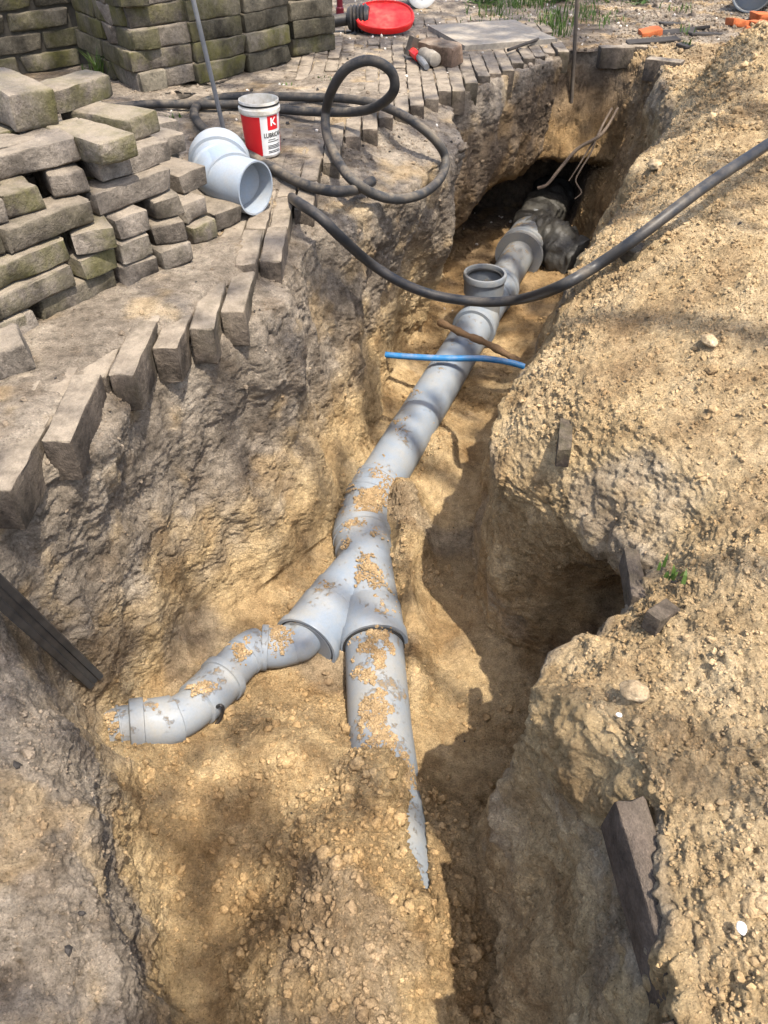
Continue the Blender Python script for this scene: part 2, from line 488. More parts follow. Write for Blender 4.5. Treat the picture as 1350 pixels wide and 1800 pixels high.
def smooth_rows(A, sig):
    """Gaussian smoothing along the rows, sig in metres."""
    m = (YR > -1.3) & (YR < 3.6)
    fine = np.arange(-1.2, 3.6, .01)
    F = np.stack([np.interp(fine, YR, A[:, i]) for i in range(A.shape[1])], 1)
    r = int(4 * sig / .01); g = np.exp(-.5 * (np.arange(-r, r + 1) * .01 / sig) ** 2); g /= g.sum()
    Fp = np.pad(F, ((r, r), (0, 0)), mode='edge')
    Fs = np.stack([np.convolve(Fp[:, i], g, mode='valid') for i in range(A.shape[1])], 1)
    out = A.copy()
    w = np.clip((3.2 - YR) / .12, 0, 1)[:, None]
    S_ = np.stack([np.interp(YR, fine, Fs[:, i]) for i in range(A.shape[1])], 1)
    return out * (1 - w) + S_ * w


_m = (YR > .68) & (YR < 3.2)
PR[_m, 2, 0] -= .036; PR[_m, 2, 1] -= .004; PR[_m, 3, 0] += .006; PR[_m, 3, 1] += .048; _n = (YR > .7) & (YR < 1.3)
PR[_n, 2, 0] += .022; PR[_n, 2, 1] += .006; PR[_n, 3, 0] += .004
PX = smooth_rows(PR[:, :, 0], .028); PZ = smooth_rows(PR[:, :, 1], .028)
cols_t = []; seg_id = []
for i, n in enumerate(SEG):
    t = np.arange(n) / n
    if i == 0: t = 1 - (1 - t) ** 2.4
    if i == len(SEG) - 1: t = t ** 2.4
    cols_t.append(i + t)
cols_t.append(np.array([len(SEG)]))
CT = np.concatenate(cols_t); NC, NR = len(CT), len(YR)
i0 = np.minimum(CT.astype(int), len(SEG) - 1); ft = (CT - i0)[None, :]
GX = PX[:, i0] * (1 - ft) + PX[:, i0 + 1] * ft
GZ = PZ[:, i0] * (1 - ft) + PZ[:, i0 + 1] * ft


def smooth_cols(A, r):
    g = np.exp(-.5 * (np.arange(-3 * r, 3 * r + 1) / r) ** 2); g /= g.sum()
    lo, hi = SEG[0] + 10, NC - SEG[-1] - 10
    out = A.copy(); acc = np.zeros_like(A[:, lo:hi])
    for k, wgt in zip(range(-3 * r, 3 * r + 1), g):
        idx = np.clip(np.arange(lo, hi) + k, 0, NC - 1); acc += wgt * A[:, idx]
    out[:, lo:hi] = acc
    return out


GX0, GZ0 = smooth_cols(GX, 3), smooth_cols(GZ, 3)
GX9, GZ9 = smooth_cols(GX, 9), smooth_cols(GZ, 9)
_w = (sstep(CT, 1.5, 1.8) * (1 - sstep(CT, 2.9, 3.4)))[None, :] * sstep(YR, .66, .74)[:, None]
GX = GX9 * (1 - _w) + GX0 * _w; GZ = GZ9 * (1 - _w) + GZ0 * _w
GY = np.repeat(YR[:, None], NC, 1)


def bump_at(cx, cy, h, sx, sy, p=2):
    return h * np.exp(-.5 * (((GX - cx) / sx) ** 2 + ((GY - cy) / sy) ** 2) ** (p / 2))


inside = sstep(CT, 4.6, 5.3)[None, :] * (1 - sstep(CT, 7.7, 8.3))[None, :]     # trench floor only
GZ = GZ + inside * np.maximum.reduce([
    bump_at(-.06, .44, .20, .10, .16), bump_at(-.012, .67, .122, .065, .065), bump_at(-.012, .56, .122, .07, .10), bump_at(.01, .30, .09, .09, .13),
    bump_at(-.18, .76, .07, .10, .09)])
GZ = GZ + inside * np.maximum.reduce([
    bump_at(.045, 1.47, .125, .045, .075), bump_at(.055, 1.33, .11, .04, .09), bump_at(.065, 1.18, .075, .03, .09),
    bump_at(.16, 1.72, .06, .05, .12), bump_at(-.12, 1.05, .03, .04, .05), bump_at(.065, .98, .05, .022, .09)])
GZ = GZ - inside * np.maximum.reduce([bump_at(.15, .90, .02, .05, .07), bump_at(.13, 1.1, .015, .04, .08), bump_at(-.24, .38, .03, .05, .18)])
# a groove along the buried pipe, where a strip of it shows
_t = np.clip((.70 - GY) / .26, 0, 1); _lx = .046 + .026 * _t
GZ = GZ - inside * .052 * np.exp(-.5 * ((GX - _lx) / .0085) ** 2) * sstep(GY, .43, .47) * (1 - sstep(GY, .67, .71))
# lobe of sand hanging over the near right wall, and lumps on the heap
rb = sstep(CT, 9.2, 9.9)[None, :]
GZ = GZ + rb * (bump_at(.24, .50, .035, .05, .05) + bump_at(.62, 1.35, .03, .12, .18) + bump_at(1.18, 2.42, .15, .17, .17) + bump_at(1.0, 2.5, .05, .07, .07) + bump_at(.42, .62, .03, .08, .06))
# undercut at the far end: the pipe goes on under the earth
dy = .42 * sstep(GY, 2.9, 3.2) * (1 - sstep(GZ, -.52, -.38)) * (GZ < -.02)
GY = GY + dy
P = np.stack([GX, GY, GZ], -1)


def grid_normals(P):
    du = np.gradient(P, axis=1); dv = np.gradient(P, axis=0)
    n = np.cross(du, dv); n /= np.linalg.norm(n, axis=-1, keepdims=True) + 1e-12
    return n


def blur(A, r=2, n=2):
    for _ in range(n):
        A = (np.roll(A, r, 0) + np.roll(A, -r, 0) + A * 2) / 4
        A = (np.roll(A, r, 1) + np.roll(A, -r, 1) + A * 2) / 4
    return A


near = ((P[..., 1] < 6.5) & (np.abs(P[..., 0]) < 4)).ravel()
N1 = blur(grid_normals(P), 2, 3).reshape(-1, 3)
F = P.reshape(-1, 3)
Q = F[near]; Nn = N1[near]
ct = np.repeat(CT[None, :], NR, 0).ravel()[near]
steep = 1 - sstep(Nn[:, 2], .35, .8)
onleft = 1 - sstep(ct, 4.6, 5.4); onright = sstep(ct, 8.6, 9.8); onfloor = (1 - onleft) * (1 - onright) * (1 - steep)
paved = (1 - sstep(ct, 1.9, 2.15)) * sstep(Q[:, 1], .62, .75)
farflat = sstep(Q[:, 1], 3.28, 3.4)
# --- displacement along the normal
amp = 1 - .85 * np.maximum(paved, 0); amp = amp * (1 - .75 * farflat)
big = fbm(Q * np.array([1, 1, .6]), 4.2, 2, 1) * (.022 * steep + .010)
strk = fbm(Q * np.array([1, 1, .16]), 15, 3, 7) * .011 * steep * (1 - sstep(Q[:, 1], 2.7, 3.0))               # spade marks run down the walls
rid = 1 - np.abs(fbm(Q * np.array([1, 1, .8]), 9, 4, 21)) * 1.5
led = (sstep(rid, .90, 1.0)) * .006 * (.25 + steep) * sstep(fbm(Q, 3, 2, 24), -.1, .3)
mid = fbm(Q, 16, 3, 11, .5) * .0050 + fbm(Q, 64, 3, 14, .7) * .0009
mid = mid + np.maximum(1 - sstep(Q[:, 1], .5, .75), .6 * steep * onright) * (fbm(Q, 28, 4, 15, .7) * .0050)
crumb = np.clip(sstep(fbm(Q, 5.5, 3, 31), -.25, .35) * (.45 + .55 * onright + .25 * onfloor) * (1 - .55 * steep)
                + .7 * onright * (1 - steep) + np.exp(-(((Q[:, 0] + .05) / .16) ** 2 + ((Q[:, 1] - .5) / .28) ** 2)) * 1.2
                + .7 * np.exp(-(((Q[:, 0] + .25) / .2) ** 2 + ((Q[:, 1] - .68) / .16) ** 2)) + .45 * onleft * (1 - sstep(Q[:, 1], .55, .66)), 0, 1) * (1 - .7 * paved)
w1, id1 = worley(Q * 30, 1)
w2, id2 = worley(Q * 72, 2)
w3, id3 = worley(Q * 150, 3)
w0, id0 = worley(Q * 16, 9)
lump = sstep(id1, .55, .95) * np.clip(.62 - w1, 0, 1) * .022 + sstep(id0, .7, .95) * np.clip(.55 - w0, 0, 1) * .030 * sstep(fbm(Q, 3, 2, 39), .0, .4)
nf = fbm(Q * np.array([1, 1, .75]), 8.5, 4, 141)
flake = sum(sstep(nf, th, th + .035) for th in (-.42, -.18, .02, .2, .42)) * .0037 * (.35 + .65 * steep) * (1 - .5 * onright * (1 - steep))
d = (big + strk - led + mid + flake - .012) * amp
d = d + crumb * amp * (lump + np.clip(.6 - w2, -.2, .6) * .0105 * (.4 + id2) + np.clip(.6 - w3, -.2, .6) * .0068)
d = d + (1 - crumb) * amp * (np.clip(.6 - w3, -.2, .6) * .0055 * sstep(fbm(Q, 10, 2, 35), -.3, .3) + np.clip(.55 - w2, 0, .6) * .004 * sstep(id2, .7, .95) - .006 * sstep(id3, .93, .97) * np.clip(.5 - w3, 0, .5) * 2)
d = d + perlin(Q * 190, 41) * .0013 + perlin(Q * 75, 42) * .0009 * (1 - .5 * paved)
crk = np.abs(fbm(Q, 17, 3, 51)); ck = (1 - sstep(crk, 0.0, .03)) * sstep(fbm(Q, 4, 2, 61), .2, .5) * (1 - onright)
d = d - ck * .006 * amp
d = d + paved * (fbm(Q, 7, 3, 71) * .010 + .004 + .004 * (1 - sstep(Q[:, 1], 1.3, 1.7)) - .006 * sstep(Q[:, 1], 2.7, 3.0))
Qd = Q + Nn * d[:, None]
F[near] = Qd
# --- what the soil is, with damp and painted shade
dz = fbm(Q, 6, 4, 81) * .10
soil = np.zeros(len(F)); damp_shade = np.zeros(len(F)); crm = np.zeros(len(F))
top = sstep(Q[:, 2] + dz * 1.2, -.50, -.30) * onleft
top = np.maximum(top, onleft * (1 - sstep(Q[:, 1], .52, .66)) * sstep(Q[:, 2] + dz, -.50, -.40))
top = np.maximum(top, sstep(Q[:, 1] + dz * 2, 2.75, 3.1) * sstep(Q[:, 2] + dz * .7, -.30, -.10) * (1 - .6 * onright))
top = np.maximum(top, .75 * onright * steep * sstep(Q[:, 2] + dz * 2, -.40, -.16) * sstep(fbm(Q, 7, 4, 86), -.1, .3))
top = np.maximum(top, .55 * sstep(fbm(Q, 3.2, 4, 91), .18, .5) * (1 - onright))
top = np.maximum(top, .22 * onright * (1 - steep)); top = np.maximum(top, paved); top = np.maximum(top, farflat)
top = top * (1 - .5 * sstep(fbm(Q, 8, 4, 96), .15, .6))
soil[near] = np.clip(top, 0, 1)
dm = .45 * onfloor * sstep(fbm(Q, 3.5, 4, 101) + .2, -.2, .4) + 1.1 * sstep(Q[:, 1], 2.3, 2.8) * (1 - sstep(Q[:, 2] + dz * .3, -.2, -.06)) * (1 - onright * (1 - steep)) + .5 * ck + .5 * sstep(fbm(Q, 11, 4, 111), .3, .6)  # damp patches and darker cracks; far trench gets shade painted into its colour
dm = dm + 1.0 * sstep(Q[:, 1], 2.9, 3.15) * (1 - sstep(Q[:, 2], -.10, -.02))  # far end wall darkened further: painted shade
dm = dm + .12 * onfloor * sstep(Q[:, 0], .0, .10) + .7 * sstep(Q[:, 0], .24, .34) * (Q[:, 2] < -.22) * (1 - sstep(Q[:, 1], 1.0, 1.2)) * sstep(Q[:, 1], .62, .7)  # floor right of the pipe darker; shade inside the hollow painted in
damp_shade[near] = np.clip(dm, 0, 1) * (1 - .6 * onright * (1 - steep))
soil[~near] = 1
crm[near] = crumb
idx = np.arange(NR * NC).reshape(NR, NC)
FQ = np.stack([idx[:-1, :-1], idx[:-1, 1:], idx[1:, 1:], idx[1:, :-1]], -1).reshape(-1, 4)
gm = np_mesh('ground', F, FQ)
for nm, arr in (('soil', soil), ('damp_shade', damp_shade), ('crumb', crm)):
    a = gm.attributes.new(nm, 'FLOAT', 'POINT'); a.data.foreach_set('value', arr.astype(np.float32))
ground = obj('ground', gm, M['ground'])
tag(ground, kind='structure')

# lookup of the finished surface: highest point near (x, y) at or below zmax
_gq = F[near]; _gk = {}


def ground_z(x, y, zmax=9.0, r=.012):
    m = (np.abs(_gq[:, 0] - x) < r) & (np.abs(_gq[:, 1] - y) < r) & (_gq[:, 2] < zmax)
    return float(_gq[m, 2].max()) if m.any() else 0.0


# ------------------------------------------------------------------ loose crumbs and clods lying on the sand
def ico(sub):
    t = (1 + 5 ** .5) / 2
    v = np.array([(-1, t, 0), (1, t, 0), (-1, -t, 0), (1, -t, 0), (0, -1, t), (0, 1, t), (0, -1, -t), (0, 1, -t), (t, 0, -1), (t, 0, 1), (-t, 0, -1), (-t, 0, 1)], float)
    f = [(0, 11, 5), (0, 5, 1), (0, 1, 7), (0, 7, 10), (0, 10, 11), (1, 5, 9), (5, 11, 4), (11, 10, 2), (10, 7, 6), (7, 1, 8), (3, 9, 4), (3, 4, 2), (3, 2, 6), (3, 6, 8), (3, 8, 9), (4, 9, 5), (2, 4, 11), (6, 2, 10), (8, 6, 7), (9, 8, 1)]
    v = [Vector(p).normalized() for p in v]
    for _ in range(sub):
        mid_ = {}; nf = []
        def mp(a, b):
            k = (min(a, b), max(a, b))
            if k not in mid_:
                v.append(((v[a] + v[b]) / 2).normalized()); mid_[k] = len(v) - 1
            return mid_[k]
        for a, b, c in f:
            x, y, z = mp(a, b), mp(b, c), mp(c, a)
            nf += [(a, x, z), (b, y, x), (c, z, y), (x, y, z)]
        f = nf
    return np.array([tuple(p) for p in v]), np.array(f)


def scatter(name, n, size, sub, prob, soilw, mat, zsink=.25, seed=1, flat=.75):
    """n lumps on the ground, one mesh; prob: weight for each near vertex."""
    r = np.random.default_rng(seed)
    p = prob / prob.sum()
    pick = np.searchsorted(np.cumsum(p), r.random(n)); pick = np.minimum(pick, len(p) - 1)
    pos = Qd[pick]
    sz = size(r, n, pos)
    bv, bf = ico(sub)
    V = np.repeat(bv[None], n, 0)
    V = V * (1 + .38 * (r.random((n, len(bv), 1)) - .5) * (1.6 if sub == 0 else 1.0))
    if sub > 1:
        off = r.random((n, 1, 3)) * 40; Vn = (V * 1.5 + off).reshape(-1, 3)
        V = bv[None] * (1 + (.45 * fbm(Vn, .8, 2, 5) + .22 * fbm(Vn, 3.0, 2, 9)).reshape(n, -1, 1))
    elif sub > 0:
        lob = r.normal(size=(n, 3)); V = V * (1 + .28 * np.sin(np.einsum('nvk,nk->nv', V, lob) * 2.2)[..., None])
    A = r.normal(size=(n, 3, 3)); Qr, _ = np.linalg.qr(A)
    V = V * np.stack([np.ones(n), .6 + .4 * r.random(n), .5 + .4 * r.random(n)], -1)[:, None, :]
    V = np.einsum('nvk,nkj->nvj', V, Qr)
    V = V * sz[:, None, None] + (pos + Nn[pick] * (sz * (.5 - zsink))[:, None])[:, None, :]
    Fc = (bf[None] + (np.arange(n) * len(bv))[:, None, None]).reshape(-1, 3)
    me = np_mesh(name, V.reshape(-1, 3), Fc, smooth=sub > 0)
    a = me.attributes.new('soil', 'FLOAT', 'POINT')
    a.data.foreach_set('value', np.repeat(soilw[pick], len(bv)).astype(np.float32))
    a = me.attributes.new('damp_shade', 'FLOAT', 'POINT')
    a.data.foreach_set('value', np.repeat(np.clip(damp_shade[near][pick] * .6 + .5, 0, 1), len(bv)).astype(np.float32))
    o = obj(name, me, mat); tag(o, kind='stuff')
    return o


def in_view(X, m=.06):
    Z = X[:, 1] * CP + (HCAM - X[:, 2]) * SP
    uu = X[:, 0] / Z * 1352 / 675; vv = ((HCAM - X[:, 2]) * CP - X[:, 1] * SP) / Z * 1352 / 900
    return (Z > .05) & (np.abs(uu) < 1 + m) & (np.abs(vv) < 1 + m), Z


vis, ZC = in_view(Qd)
area = np.zeros((NR, NC)); dx_ = np.linalg.norm(np.gradient(P, axis=1), axis=-1); dy_ = np.linalg.norm(np.gradient(P, axis=0), axis=-1)
area = (dx_ * dy_).ravel()[near]
wgt = area * vis / np.maximum(ZC, .3) ** 1.3
sl = soil[near]
flatn = sstep(Nn[:, 2], .30, .75)
scatter('sand_crumbs', 36000, lambda r, n, p: np.clip(np.exp(r.normal(-6.25, .48, n)), .0012, .0075) * (.6 + .35 * np.maximum(p[:, 1], .4)), 0,
        wgt * (crumb ** 1.5 + .10) * (.30 + flatn) * (1 - .6 * paved), sl, M['clod'], seed=2)
scatter('sand_clods', 1250, lambda r, n, p: np.clip(np.exp(r.normal(-5.2, .45, n)), .003, .017) * (.65 + .25 * np.maximum(p[:, 1], .3)), 2,
        wgt * (crumb ** 2 + .02) * (.05 + flatn) * (1 - .9 * paved) * (1 - farflat) * (sstep(fbm(Q, 7, 2, 131), -.1, .45) + 1.6 * np.exp(-(((Q[:, 0] + .06) / .13) ** 2 + ((Q[:, 1] - .48) / .2) ** 2)) + .5 * onfloor * (Q[:, 1] < .9)) * (1 - .8 * onright), sl, M['clod'], seed=3, zsink=.3)

# ------------------------------------------------------------------ builders for parts
def part(name, mb, mat, parent, smooth=True, ang=35, label=None):
    """One mesh from world coordinates, hung under its parent (an Empty or mesh at a plain location)."""
    L = Vector((0, 0, 0)); p = parent
    while p is not None: L += p.location; p = p.parent
    me = mb.mesh(name, smooth) if isinstance(mb, MB) else mb
    me.transform(Matrix.Translation(-L))
    o = obj(name, me, mat, parent)
    if smooth: auto_smooth(o, ang)
    if label: o['label'] = label
    return o


def seg(a, b, t): return Vector(a).lerp(Vector(b), t)


def pipe_run(mb, pts, profile, n=40, wall=.004, hollow=(False, False)):
    """profile: (distance along, radius) list; swept along the polyline pts; a hollow end gets an inner wall."""
    pts = [Vector(p) for p in pts]
    cum = [0]
    for a, b in zip(pts, pts[1:]): cum.append(cum[-1] + (b - a).length)
    def pos(d):
        d = min(max(d, 0), cum[-1])
        for i in range(len(pts) - 1):
            if d <= cum[i + 1] + 1e-9: return pts[i].lerp(pts[i + 1], (d - cum[i]) / max(cum[i + 1] - cum[i], 1e-9))
        return pts[-1]
    T = cum[-1]
    ds = sorted(set([round(d * T if d <= 1 else d, 6) for d, _ in profile]))
    pr = [(d * T, r) for d, r in profile]
    extra = [c for c in cum[1:-1]]
    out = []
    for i, (d, r) in enumerate(pr):
        if i:
            d0, r0 = pr[i - 1]
            for c in extra:
                if d0 + 1e-5 < c < d - 1e-5: out.append((c, r0 + (r - r0) * (c - d0) / (d - d0)))
        out.append((d, r))
    P_ = [pos(d) for d, _ in out]; R_ = [r for _, r in out]
    if hollow[1]:
        d, r = out[-1]
        P_ += [pos(d), pos(d - .06), pos(d - .16)]; R_ += [r - wall, r - wall, r - wall]
    if hollow[0]:
        d, r = out[0]
        P_ = [pos(d + .16), pos(d + .06), pos(d)] + P_; R_ = [r - wall, r - wall, r - wall] + R_
    mb.tube(P_, R_, n, caps=True)


# ------------------------------------------------------------------ the drain in the trench: one glued pipeline
PZC = -.662
drain = thing('drain_pipe', 'long sand-spattered grey drain pipeline lying along the floor of the trench', 'pipe', (-.045, 1.23, PZC))
AX = Vector((.364, .931, 0)).normalized()
def ax(y): return Vector((-.04 + (y - 1.49) * .391, y, PZC))
# main pipe up the trench
mb = MB(); mb.tube([ax(1.52), ax(2.0), ax(2.45)], .0625, 48); part('main_pipe', mb, M['pvc'], drain)
# bend between the main pipe and the Y-junction
b0, b1 = Vector((-.057, 1.335, PZC)), ax(1.56)
mb = MB(); path = catmull([b0, (-.058, 1.385, PZC), (-.051, 1.44, PZC), (-.035, 1.50, PZC), b1], 6)
pipe_run(mb, path, [(0, .0675), (.30, .0675), (.31, .0635), (.66, .0635), (.67, .0670), (.90, .0670), (.905, .0690), (.99, .0690), (1, .0675)], 48)
part('pipe_bend', mb, M['pvc_dirty'], drain)
# Y-junction: straight run and the branch to one side
yd0, yd1 = Vector((-.056, 1.375, PZC)), Vector((-.0205, 1.022, PZC))
mb = MB(); pipe_run(mb, [yd0, yd1], [(0, .070), (.01, .0725), (.055, .0725), (.06, .0690), (.19, .0690), (.20, .0640), (.70, .0640), (.72, .0688), (.92, .0688), (.925, .0735), (.99, .0735), (1, .0720)], 48, hollow=(False, True), wall=.007)
yj = part('y_junction', mb, M['pvc'], drain)
m0, m1 = Vector((-.043, 1.275, PZC)), Vector((-.168, 1.022, PZC + .006))
mb = MB(); pipe_run(mb, [m0, m1], [(0, .058), (.35, .0625), (.60, .0640), (.62, .0695), (.94, .0695), (.945, .0745), (.99, .0745), (1, .0730)], 48, hollow=(False, True), wall=.006)
part('branch_socket', mb, M['pvc'], yj)
bd = (m1 - m0).normalized()
mb = MB(); pipe_run(mb, [m1 - bd * .030, m1 - bd * .0005], [(0, .0635), (.85, .0635), (1, .062)], 40); red_o = part('reducer', mb, M['pvc_far'], yj)
mb = MB(); mb.tube([m1 - bd * .008, m1 - bd * .008, m1 - bd * .004, m1 - bd * .004], [.0625, .0675, .0675, .0625], 40, caps=False); part('rubber_seal', mb, M['seal'], yj)
# lower pipe running under the sand towards the camera
mb = MB(); mb.tube([(-.025, 1.075, PZC), (-.0205, 1.02, PZC), (-.008, .82, PZC), (.024, .50, PZC), (.036, .30, PZC)], .0625, 48); part('lower_pipe', mb, M['pvc_dirty'], drain)
mb = MB(); mb.tube([(-.022, 1.0215, PZC), (-.022, 1.0215, PZC), (-.0218, 1.016, PZC), (-.0218, 1.016, PZC)], [.0625, .0665, .0665, .0625], 40); part('rubber_seal', mb, M['seal'], drain)
# thin branch: two bends end to end
SR = .0405
e1 = [m1 - bd * .05 + Vector((-.004, 0, .016)), m1 + bd * .004 + Vector((-.004, 0, .016)), at(516, 1131, -.645), at(486, 1138, -.642), at(459, 1138, -.638)]
e2 = [at(459, 1138, -.638), at(438, 1147, -.633), at(416, 1167, -.628), at(392, 1194, -.620)]
e3 = [at(397, 1188, -.622), at(368, 1218, -.614), at(335, 1248, -.604), at(311, 1262, -.597), at(288, 1268, -.593), at(228, 1277, -.583)]
e4 = [at(240, 1275, -.585), at(205, 1282, -.578), at(186, 1287, -.574)]
mb = MB(); pipe_run(mb, catmull(e1, 5), [(0, SR), (.52, SR), (.52, SR + .0025), (.90, SR + .0025), (.905, SR + .0075), (.99, SR + .0075), (1, SR + .006)], 36); part('branch_bend', mb, M['pvc'], drain)
mb = MB(); pipe_run(mb, catmull(e2, 5), [(0, SR + .002), (.06, SR + .002), (.06, SR + .004), (.40, SR + .003), (.41, SR + .001), (1, SR + .001)], 36); part('branch_bend', mb, M['pvc'], drain)
mb = MB(); pipe_run(mb, catmull(e3, 6), [(0, SR + .007), (.005, SR + .0095), (.075, SR + .0095), (.08, SR + .0055), (.40, SR + .0055), (.41, SR + .0005), (.62, SR + .0005), (.63, SR + .0055), (.88, SR + .0055), (.885, SR + .0095), (.99, SR + .0095), (1, SR + .006)], 36)
b3 = part('branch_socket_bend', mb, M['pvc_dirty'], drain)
mb = MB(); pipe_run(mb, catmull(e4, 5), [(0, SR), (.52, SR), (.53, SR + .003), (.60, SR + .003), (.61, SR), (1, SR)], 36, hollow=(False, True)); part('branch_end', mb, M['pvc_dirty'], drain)
# inspection tee with an open riser
mb = MB(); pipe_run(mb, [ax(2.375), ax(2.70)], [(0, .073), (.01, .0765), (.07, .0765), (.08, .0705), (.24, .0705), (.25, .064), (.72, .064), (.73, .0705), (.93, .0705), (.94, .0765), (1, .0765)], 48)
tee = part('inspection_tee', mb, M['pvc'], drain)
tc = ax(2.468)
mb = MB(); o_ = lambda z: Vector((tc.x, tc.y, z))
mb.tube([o_(PZC), o_(-.572), o_(-.566), o_(-.520), o_(-.516), o_(-.500), o_(-.497), o_(-.497), o_(-.502), o_(-.52), o_(-.56), o_(-.66)],
        [.0625, .0625, .0685, .0685, .0735, .0735, .0715, .0645, .0630, .0630, .0600, .0600], 48, caps=True)
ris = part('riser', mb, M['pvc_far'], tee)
mb = MB(); mb.tube([o_(-.509), o_(-.511), o_(-.519), o_(-.521)], [.0632, .0575, .0575, .0632], 40, caps=False); part('rubber_seal', mb, M['seal'], tee)
# far end: pipe, larger coupling, mud-caked pipe and side branch
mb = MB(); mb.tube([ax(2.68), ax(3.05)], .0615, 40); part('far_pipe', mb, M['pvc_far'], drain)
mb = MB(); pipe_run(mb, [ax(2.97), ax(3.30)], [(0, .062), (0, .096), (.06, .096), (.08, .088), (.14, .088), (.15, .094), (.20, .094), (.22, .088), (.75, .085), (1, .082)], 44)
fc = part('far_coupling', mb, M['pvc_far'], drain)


def muddy(name, pts, rad, seed, parent, amp=.016, n=44, k=60):
    pts = catmull(pts, max(2, k // (len(pts) - 1)))
    mb = MB(); rr = np.interp(np.linspace(0, 1, len(pts)), np.linspace(0, 1, len(rad)), rad)
    mb.tube(pts, list(rr), n)
    V = np.array(mb.v); c = V.mean(0)
    d = fbm(V, 14, 4, seed) * amp + np.abs(fbm(V, 40, 2, seed + 5)) * amp * .35
    cen = np.repeat(np.array([tuple(p) for p in pts]), n, 0)
    D = V - cen; D /= np.linalg.norm(D, axis=1)[:, None]
    mb.v = [tuple(x) for x in V + D * d[:, None]]
    return part(name, mb, M['mud'], parent, ang=170)


muddy('mud_coated_pipe', [ax(3.16), ax(3.3), ax(3.42) + Vector((0, 0, .01)), ax(3.56) + Vector((0, 0, .02))], [.090, .098, .10, .09], 5, drain)
muddy('mud_coated_branch', [ax(3.14), ax(3.10) + Vector((.07, -.02, 0)), ax(3.06) + Vector((.15, -.05, -.005)), ax(3.03) + Vector((.22, -.09, -.01))], [.085, .095, .10, .085], 9, drain, amp=.022)

# black strap end sticking out beside the thin branch
mb = MB(); q = [at(362, 1252, -.62), at(378, 1244, -.60), at(388, 1240, -.585), at(392, 1248, -.60), at(384, 1268, -.635), at(366, 1283, -.66)]
mb.tube(catmull(q, 6), .0035, 8)
o = part('rubber_strap', mb, M['black'], None); tag(o, 'short black rubber loop sticking out beside the thin branch pipe', 'strap')

# ------------------------------------------------------------------ loose elbow on the bricks
ebz = .058
OP = at(450, 331, ebz); n1 = Vector((.83, -.55, 0)).normalized()
back = -n1; n2 = (Matrix.Rotation(math.radians(-48), 3, 'Z') @ back)
elb = thing('elbow_fitting', 'clean pale grey elbow fitting lying loose on the bricks with its mouth open', 'pipe fitting', (OP.x, OP.y, 0))
path = [OP, OP + back * .055]
c1 = OP + back * .085
path += [OP + back * .085 + (n2 - back) * .0 , c1 + back * .012 + n2 * .012, c1 + back * .02 + n2 * .035]
pe = path[-1]; UPV = Vector((0, 0, .04))
path += [pe + n2 * .02, pe + n2 * .085 + UPV * .25]
mb = MB(); R0 = .0555
L_ = [(0, R0)]
pipe_run(mb, path, [(0, R0), (.46, R0 + .001), (.54, R0 + .002), (.58, R0 + .0030), (.60, .0625), (.77, .0625), (.775, .0690), (.80, .0695), (.92, .0695), (.925, .0655), (1, .0655)], 56, hollow=(True, True), wall=.0035)
part('elbow_body', mb, M['pvc_clean'], elb, ang=30)
mb = MB(); rib = []
for i in range(7):
    t = i / 6; pp = OP + back * (.012 + .07 * t) + Vector((0, 0, R0 * .80)) + Vector((-n1.y, n1.x, 0)) * (R0 * .58)
    rib.append(pp)
mb.tube(catmull(rib, 3), .0022, 6); part('moulding_seam', mb, M['pvc_clean'], elb)

# ------------------------------------------------------------------ tub of lubricant
bp = at(464, 272, 0.0); bp.z = .004
tub = thing('lubricant_tub', 'red and white plastic tub of pipe lubricant standing open on the paving', 'tub', tuple(bp))
rb_, rt_, hb = .0425, .0495, .128
mb = MB(); zz = lambda z: bp + Vector((0, 0, z))
rad = lambda z: rb_ + (rt_ - rb_) * z / hb
mb.tube([zz(0), zz(.003), zz(.100), zz(.102), zz(.105), zz(.112), zz(.114), zz(hb), zz(hb), zz(.07), zz(.066)],
        [rb_ - .002, rb_, rad(.1), rad(.1) + .0035, rad(.1) + .004, rad(.1) + .004, rad(.11) + .001, rad(hb), rad(hb) - .0018, rad(.07) - .0018, .002], 48)
part('tub_body', mb, M['whitedirty'], tub)


def wrap(name, ph0, ph1, z0, z1, off, mat, nx=24, nz=6):
    mb = MB(); vs = []
    for j in range(nz + 1):
        z = z0 + (z1 - z0) * j / nz
        for i in range(nx + 1):
            ph = math.radians(ph0 + (ph1 - ph0) * i / nx); r = rad(z) + off
            vs.append(bp + Vector((math.cos(ph) * r, math.sin(ph) * r, z)))
    fs = [(j * (nx + 1) + i, j * (nx + 1) + i + 1, (j + 1) * (nx + 1) + i + 1, (j + 1) * (nx + 1) + i) for j in range(nz) for i in range(nx)]
    mb.add(vs, fs); return part(name, mb, mat, tub)


wrap('red_label', -262, -84, .006, .098, .0006, M['redlabel'], 48)
wrap('red_label', -6, 98, .006, .098, .0006, M['redlabel'], 30)
lab = wrap('white_label', -84, -6, .006, .098, .0006, M['whiteprint'])
wrap('logo_square', -62, -24, .066, .099, .0010, M['redprint'], 12, 3)


